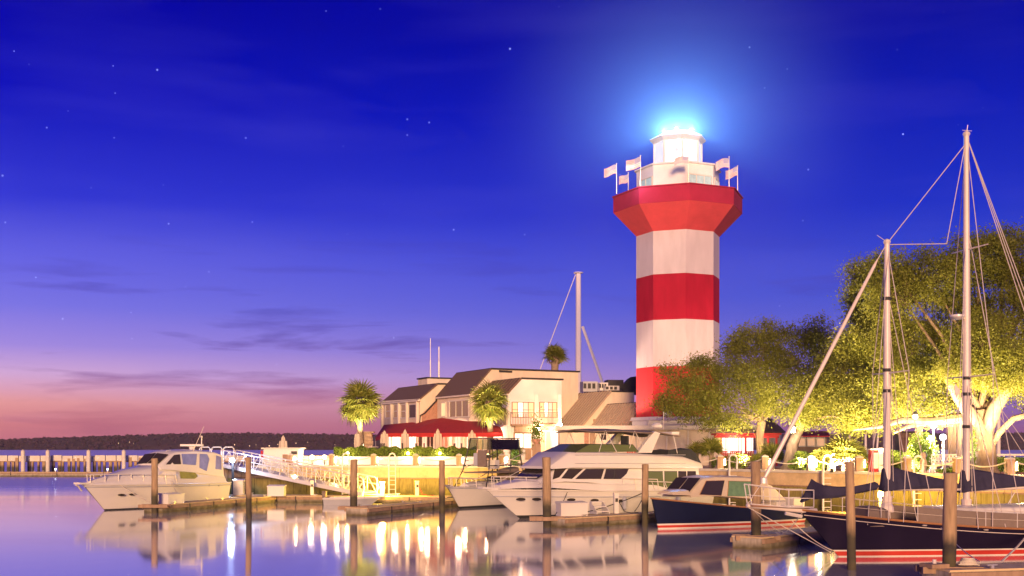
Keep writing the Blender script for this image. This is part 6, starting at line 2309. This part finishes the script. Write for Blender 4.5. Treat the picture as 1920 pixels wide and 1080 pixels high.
MB().tube([(xm2, 0, z2), (xm2 - .05, 0, z2 + .30)], .012, 5).build('aerial', M_wire, c5.o)
MB().tube([(xm1, 0, z1), (xm1 + .35, 0, z1 + .20)], .010, 5).build('wind_vane', M_wire, c5.o)
MB().tube([(xm2 - .2, 0, z2 + .12), (xm2 + .15, 0, z2 + .12)], .010, 5).build('wind_vane', M_wire, c5.o)
# spreaders
def spreader(x, px, py, span):
    z = f5(px, py)[1]
    for sd in (1, -1):
        MB().tube([(x, 0, z), (x - .12, sd * span, z + .03)], [.028, .018], 6).build('spreader', M_spar, c5.o)
    return z
# spreaders stand athwart; the boat is seen almost side on but slightly from ahead
zs1 = spreader(xm1, 1663, 700, 1.0)
zs2 = spreader(xm2, 1812, 707, 1.15)
zs3 = spreader(xm2, 1812, 468, .9)
# furled headsail and stays
tipx, tipz = f5(1400, 948)
ta = Vector((f5(1645, 487)[0], 0, f5(1645, 487)[1]))
tb = Vector((f5(1432, 900)[0], 0, f5(1432, 900)[1]))
MB().tube([ta, ta.lerp(tb, .03), ta.lerp(tb, .5), ta.lerp(tb, .96), tb], [.02, .05, .062, .07, .03], 8).build('furled_headsail', M_spar, c5.o, smooth=True)
def wire(a, b, r=.014, m=M_wire, nm='stay'):
    MB().tube([a, b], r, 5).build(nm, m, c5.o)
wire((xm1, 0, z1 - .05), ta, .014)
wire(tb, (tipx, 0, tipz), .014)
MB().lathe(tb - Vector((0, 0, .1)), [(.1, 0), (.1, .16), (.04, .2)], 8).build('furler_drum', M_chrome, c5.o)
wire((xm1, 0, z1 - .05), (xm2, 0, f5(1815, 268)[1]))
wire((xm1, 0, z1 - .08), (f5(1775, 457)[0], 0, f5(1775, 457)[1]))
wire((xm2, 0, z2 - .1), (f5(1775, 457)[0], 0, f5(1775, 457)[1]), .013)
sh1 = bt_ = c5
for x, zt_, zsp, span in ((xm1, z1 - .1, zs1, 1.0), (xm2, z2 - .15, zs2, 1.15)):
    s_ = x / L
    v = c5.pos(s_, c5.sheer(s_))
    for sd in (1, -1):
        wire((x, 0, zt_), (x - .12, sd * span, zsp + .03), .013)
        wire((x - .12, sd * span, zsp + .03), (x - .05, sd * v.y, v.z), .013)
        for dx in (-.55, .45):
            wire((x, 0, zsp + .1), (x + dx, sd * (v.y - .02), v.z), .013)
        wire((x, 0, zt_ - (zt_ - zsp) * .35), (x - 1.2, sd * (v.y - .02), v.z), .013)
for px in (1900, 1925, 1948):
    x_, z_ = f5(px + 120, 900)
    wire((xm2, 0, z2 - .05), (x_, (1912 - px) * .01, z_), .014, nm='backstay')
wire((xm2, 0, z2 - 3), (f5(1755, 900)[0], .9, .9), .011, nm='halyard')
wire((xm2, .1, z2 - .5), (xm2 - .1, .15, 1.8), .011, nm='halyard')
wire((xm2, -.1, zs3), (xm2 + .35, .2, 1.8), .011, nm='halyard')
wire((xm1, .08, z1 - .5), (xm1 - .16, .12, 1.8), .011, nm='halyard')
wire((xm1, .08, z1 - .3), (f5(1610, 900)[0], .5, 1.0), .011, nm='halyard')
# radome on the mainmast
xr, zr = f5(1795, 593)
MB().lathe((xr, 0, zr - .12), [(.02, 0), (.16, .02), (.24, .10), (.24, .16), (.05, .20)], 14).build('radome', M_gel, c5.o, smooth=True)
MB().beam((xr, 0, zr - .05), (xm2, 0, zr - .05), .08, .06).build('radome_bracket', M_spar, c5.o)
# pennant
xp, zp = f5(1757, 735)
MB().prism([(xp, .9, zp + .22), (xp - .16, .95, zp), (xp - .05, .9, zp - .22), (xp + .02, .9, zp)], (0, .015, 0)).build('pennant', mat('pale_cloth', (.7, .6, .55), .8), c5.o)
# booms, gooseneck and covers
def boomcover(pts, w, name, m=M_cover):
    rings = []
    for (px, yt, yb) in pts:
        xt, zt_ = f5(px, yt)
        _, zb2 = f5(px, yb)
        hh = zt_ - zb2
        prof = [(0, zt_), (w * .35, zt_ - hh * .08), (w * .55, zb2 + hh * .55), (w, zb2 + hh * .2), (w * .8, zb2), (0, zb2 - .02), (-w * .8, zb2), (-w, zb2 + hh * .2), (-w * .55, zb2 + hh * .55), (-w * .35, zt_ - hh * .08)]
        rings.append([Vector((xt + random.uniform(-.01, .01), y + random.uniform(-.012, .012), z + random.uniform(-.012, .012))) for y, z in prof])
    return MB().loft(rings).build(name, m, c5.o, smooth=True)
boomcover([(1503, 938, 941), (1512, 918, 938), (1521, 897, 934), (1530, 904, 935), (1545, 910, 934), (1570, 913, 932), (1600, 912, 926), (1625, 907, 921), (1640, 904, 918), (1645, 907, 912)], .13, 'staysail_cover')
boomcover([(1652, 912, 918), (1655, 878, 921), (1668, 874, 920), (1690, 880, 917), (1720, 888, 916), (1755, 896, 915), (1790, 903, 916), (1798, 908, 914)], .16, 'foresail_cover')
boomcover([(1799, 918, 923), (1803, 882, 923), (1815, 877, 921), (1835, 881, 919), (1870, 887, 915), (1910, 893, 912), (1960, 899, 910), (2010, 903, 909)], .17, 'mainsail_cover')
for (a, c) in (((1672, 917), (1800, 917)), ((1820, 919), (2030, 908))):
    x0, z0 = f5(*a)
    x1, z1_ = f5(*c)
    MB().tube([(x0, 0, z0), (x1, 0, z1_)], .055, 8).build('boom', M_spar, c5.o, smooth=True)
for (px, y0, y1) in ((1663, 920, 960), (1812, 920, 965)):
    x0, z0 = f5(px, y0)
    MB().lathe((x0, 0, f5(px, y1)[1]), [(.22, 0), (.20, .15), (.15, .3), (.17, .5)], 10).build('mast_collar', M_spar, c5.o)
# bowsprit and pulpit
x0, z0 = f5(1530, 960)
MB().tube([(x0, 0, z0 + .02), (tipx, 0, tipz)], [.10, .06], 10).build('bowsprit', M_spar, c5.o, smooth=True)
for sd in (1, -1):
    p = [Vector((f5(1515, 950)[0], sd * .35, f5(1515, 950)[1])), Vector((f5(1470, 950)[0], sd * .30, f5(1470, 950)[1])), Vector((f5(1405, 945)[0], sd * .14, f5(1405, 945)[1]))]
    MB().tube(p, .02, 6).build('pulpit_rail', M_chrome, c5.o)
    hi = [v + Vector((0, 0, .52)) for v in p]
    hi[-1] = hi[-1] + Vector((.1, 0, .08))
    MB().tube(hi, .02, 6).build('pulpit_rail', M_chrome, c5.o)
    MB().tube([v + Vector((0, 0, .27)) for v in p], .013, 6).build('pulpit_rail', M_chrome, c5.o)
    for a, c in zip(p, hi):
        MB().tube([a, c], .018, 6).build('pulpit_post', M_chrome, c5.o)
    m0 = p[1].lerp(p[2], .5)
    MB().tube([m0, m0 + Vector((0, 0, .56))], .016, 6).build('pulpit_post', M_chrome, c5.o)
MB().beam((f5(1512, 952)[0], 0, f5(1512, 952)[1]), (f5(1405, 948)[0], 0, f5(1405, 948)[1]), .42, .035).build('sprit_plank', M_teak, c5.o)
MB().tube([(tipx, 0, tipz - .03), (f5(1556, 1036)[0] - .02, 0, .15)], .014, 6).build('bobstay', M_wire, c5.o)
MB().tube([(f5(1470, 962)[0], .1, f5(1470, 962)[1]), (f5(1500, 968)[0], .1, f5(1500, 968)[1])], .06, 6).build('anchor', M_chrome, c5.o)
# stanchions, weather cloths and deck houses
for sd in (1, -1):
    tops = []
    for i in range(9):
        s_ = .90 - i * .095
        v = c5.pos(s_, c5.sheer(s_))
        y = sd * max(.05, v.y - .06)
        MB().tube([(v.x, y, v.z), (v.x, y, v.z + .55)], .014, 6).build('stanchion', M_chrome, c5.o)
        tops.append(Vector((v.x, y, v.z + .55)))
    MB().tube(tops, .010, 5).build('lifeline', M_wire, c5.o)
    MB().tube([t - Vector((0, 0, .27)) for t in tops], .008, 5).build('lifeline', M_wire, c5.o)
    for i in range(2, 8):
        a, c = tops[i], tops[i + 1]
        MB().prism([a - Vector((0, sd * .01, .06)), c - Vector((0, sd * .01, .06)), c - Vector((0, sd * .01, .50)), a - Vector((0, sd * .01, .50))], (0, -sd * .012, 0)).build('weather_cloth', M_taupe, c5.o)
Cabin(c5, [(f5(1615, 970)[0], .5, .95, .42, f5(1615, 952)[1]), (f5(1635, 970)[0], .6, .95, .5, f5(1635, 951)[1]), (f5(1650, 970)[0], .6, .95, .5, f5(1650, 955)[1])], M_taupe, 'fore_hatch', camber=.05)
dh = Cabin(c5, [(.9, .75, .85, .65, 1.45), (3.2, .85, .85, .75, 1.5), (f5(1745, 970)[0], .7, .9, .6, f5(1745, 952)[1])], M_gel, 'deckhouse', camber=.06)
for k in range(4):
    local_pane(dh, [(1.2 + k * .55, 1.05), (1.55 + k * .55, 1.05), (1.55 + k * .55, 1.28), (1.2 + k * .55, 1.28)], M_win)
MB().prism([(2.1, -.8, 1.5), (2.1, .8, 1.5), (2.6, .7, 2.0), (2.6, -.7, 2.0)], (.02, 0, .02)).build('spray_screen', M_wscreen, c5.o)
for sd in (1, -1):
    MB().tube([(1.0, sd * .7, .9), (1.15, sd * .65, 2.0), (3.4, sd * .6, 2.15), (3.5, sd * .65, 1.0)], .02, 6).build('bimini_frame', M_chrome, c5.o)
    MB().tube([(3.9, sd * .7, .9), (3.3, sd * .62, 1.9)], .018, 6).build('bimini_frame', M_chrome, c5.o)
MB().lathe((.8, 0, 1.55), [(.30, 0), (.30, .02)], 14).build('wheel', M_chrome, c5.o)
for k, px in enumerate((1730, 1835)):
    x_ = f5(px, 983, 1.2)[0]
    v = c5.pos(x_ / L, c5.sheer(x_ / L))
    MB().lathe((v.x, v.y + .02, v.z - .06), [(.06, -.02), (.085, 0), (.06, .02)], 10).build('fairlead', M_chrome, c5.o)
W5 = WM[c5.o.name]
rope_obj(swag(W5 @ Vector((f5(1480, 975)[0], .15, f5(1480, 975)[1])), G(1560, 36.1, .22), .10), 'taut line from under the bowsprit down to the schooner stem', .014)
rope_obj(swag(W5 @ Vector((f5(1405, 950)[0], .1, f5(1405, 950)[1])), G(1500, 40.5, .45), .30), 'slack line looping from the bowsprit tip to the dock', .014)
rope_obj(swag(W5 @ Vector((f5(1500, 960)[0], .15, f5(1500, 960)[1])), G(1432, 39.6, .5), .35), 'mooring line sagging from the schooner bow to the dock pile', .014)
v = W5 @ Vector((f5(1925, 985, 1.3)[0], 1.4, .7))
rope_obj([v, v.lerp(G(1860, 29.6, .5), .35) + Vector((0, 0, -.12)), v.lerp(G(1850, 29.5, .5), .7) + Vector((0, 0, -.26)), G(1800, 29.2, .5)], 'thick pale mooring rope curving to the bottom right dock', .03)
v = W5 @ Vector((f5(1760, 985, 1.3)[0], 1.42, .95))
rope_obj(swag(v, G(1838, 29.6, .5), .1), 'thin line from the schooner side to the nearest dock', .012)
# coil of rope on the corner dock
cp = [G(1815, 29.1, .47) + Vector((.28 * math.cos(t * .7) * (1 - t * .012), .16 * math.sin(t * .7), .004 * t)) for t in range(46)]
rope_obj(cp, 'small heap of coiled rope beside the broad pile', .018, name='rope_coil')
MBc = MB()
o = thing('dock_corner', 'bare timber dock bracket left of the broad pile', 'bracket', G(1752, 29.0, .42))
MB().box((0, 0, .05), (.5, .5, .1), .3).build('board', M_wood, o)
MB().tube([(0, 0, 0), (0, 0, .2)], .05, 8).build('bolt', M_chrome, o)
# ---------------------------------------------------------------- 6 dinghy
c6 = Boat('dinghy', 'low grey dinghy with small outboard tied to the long dock', 'boat', 712, 68.8, 612, 69.4)
hull(c6, 1.3, .42, .34, .5, M_gel2, dk=3, wk=2, sw=.9, draft=.15, ns=14, nr=3)
rubrail(c6, M_gel, .07, .02, 'tube')
MB().box((.9, 0, .34), (.22, 1.05, .04)).build('thwart', M_wood, c6.o)
MB().box((-.12, 0, .62), (.22, .26, .34)).build('outboard', M_taupe, c6.o)
MB().box((-.18, 0, .25), (.10, .10, .6)).build('outboard_leg', M_black, c6.o)
MB().tube([(.05, 0, .7), (.5, .05, .76)], .02, 5).build('tiller', M_black, c6.o)
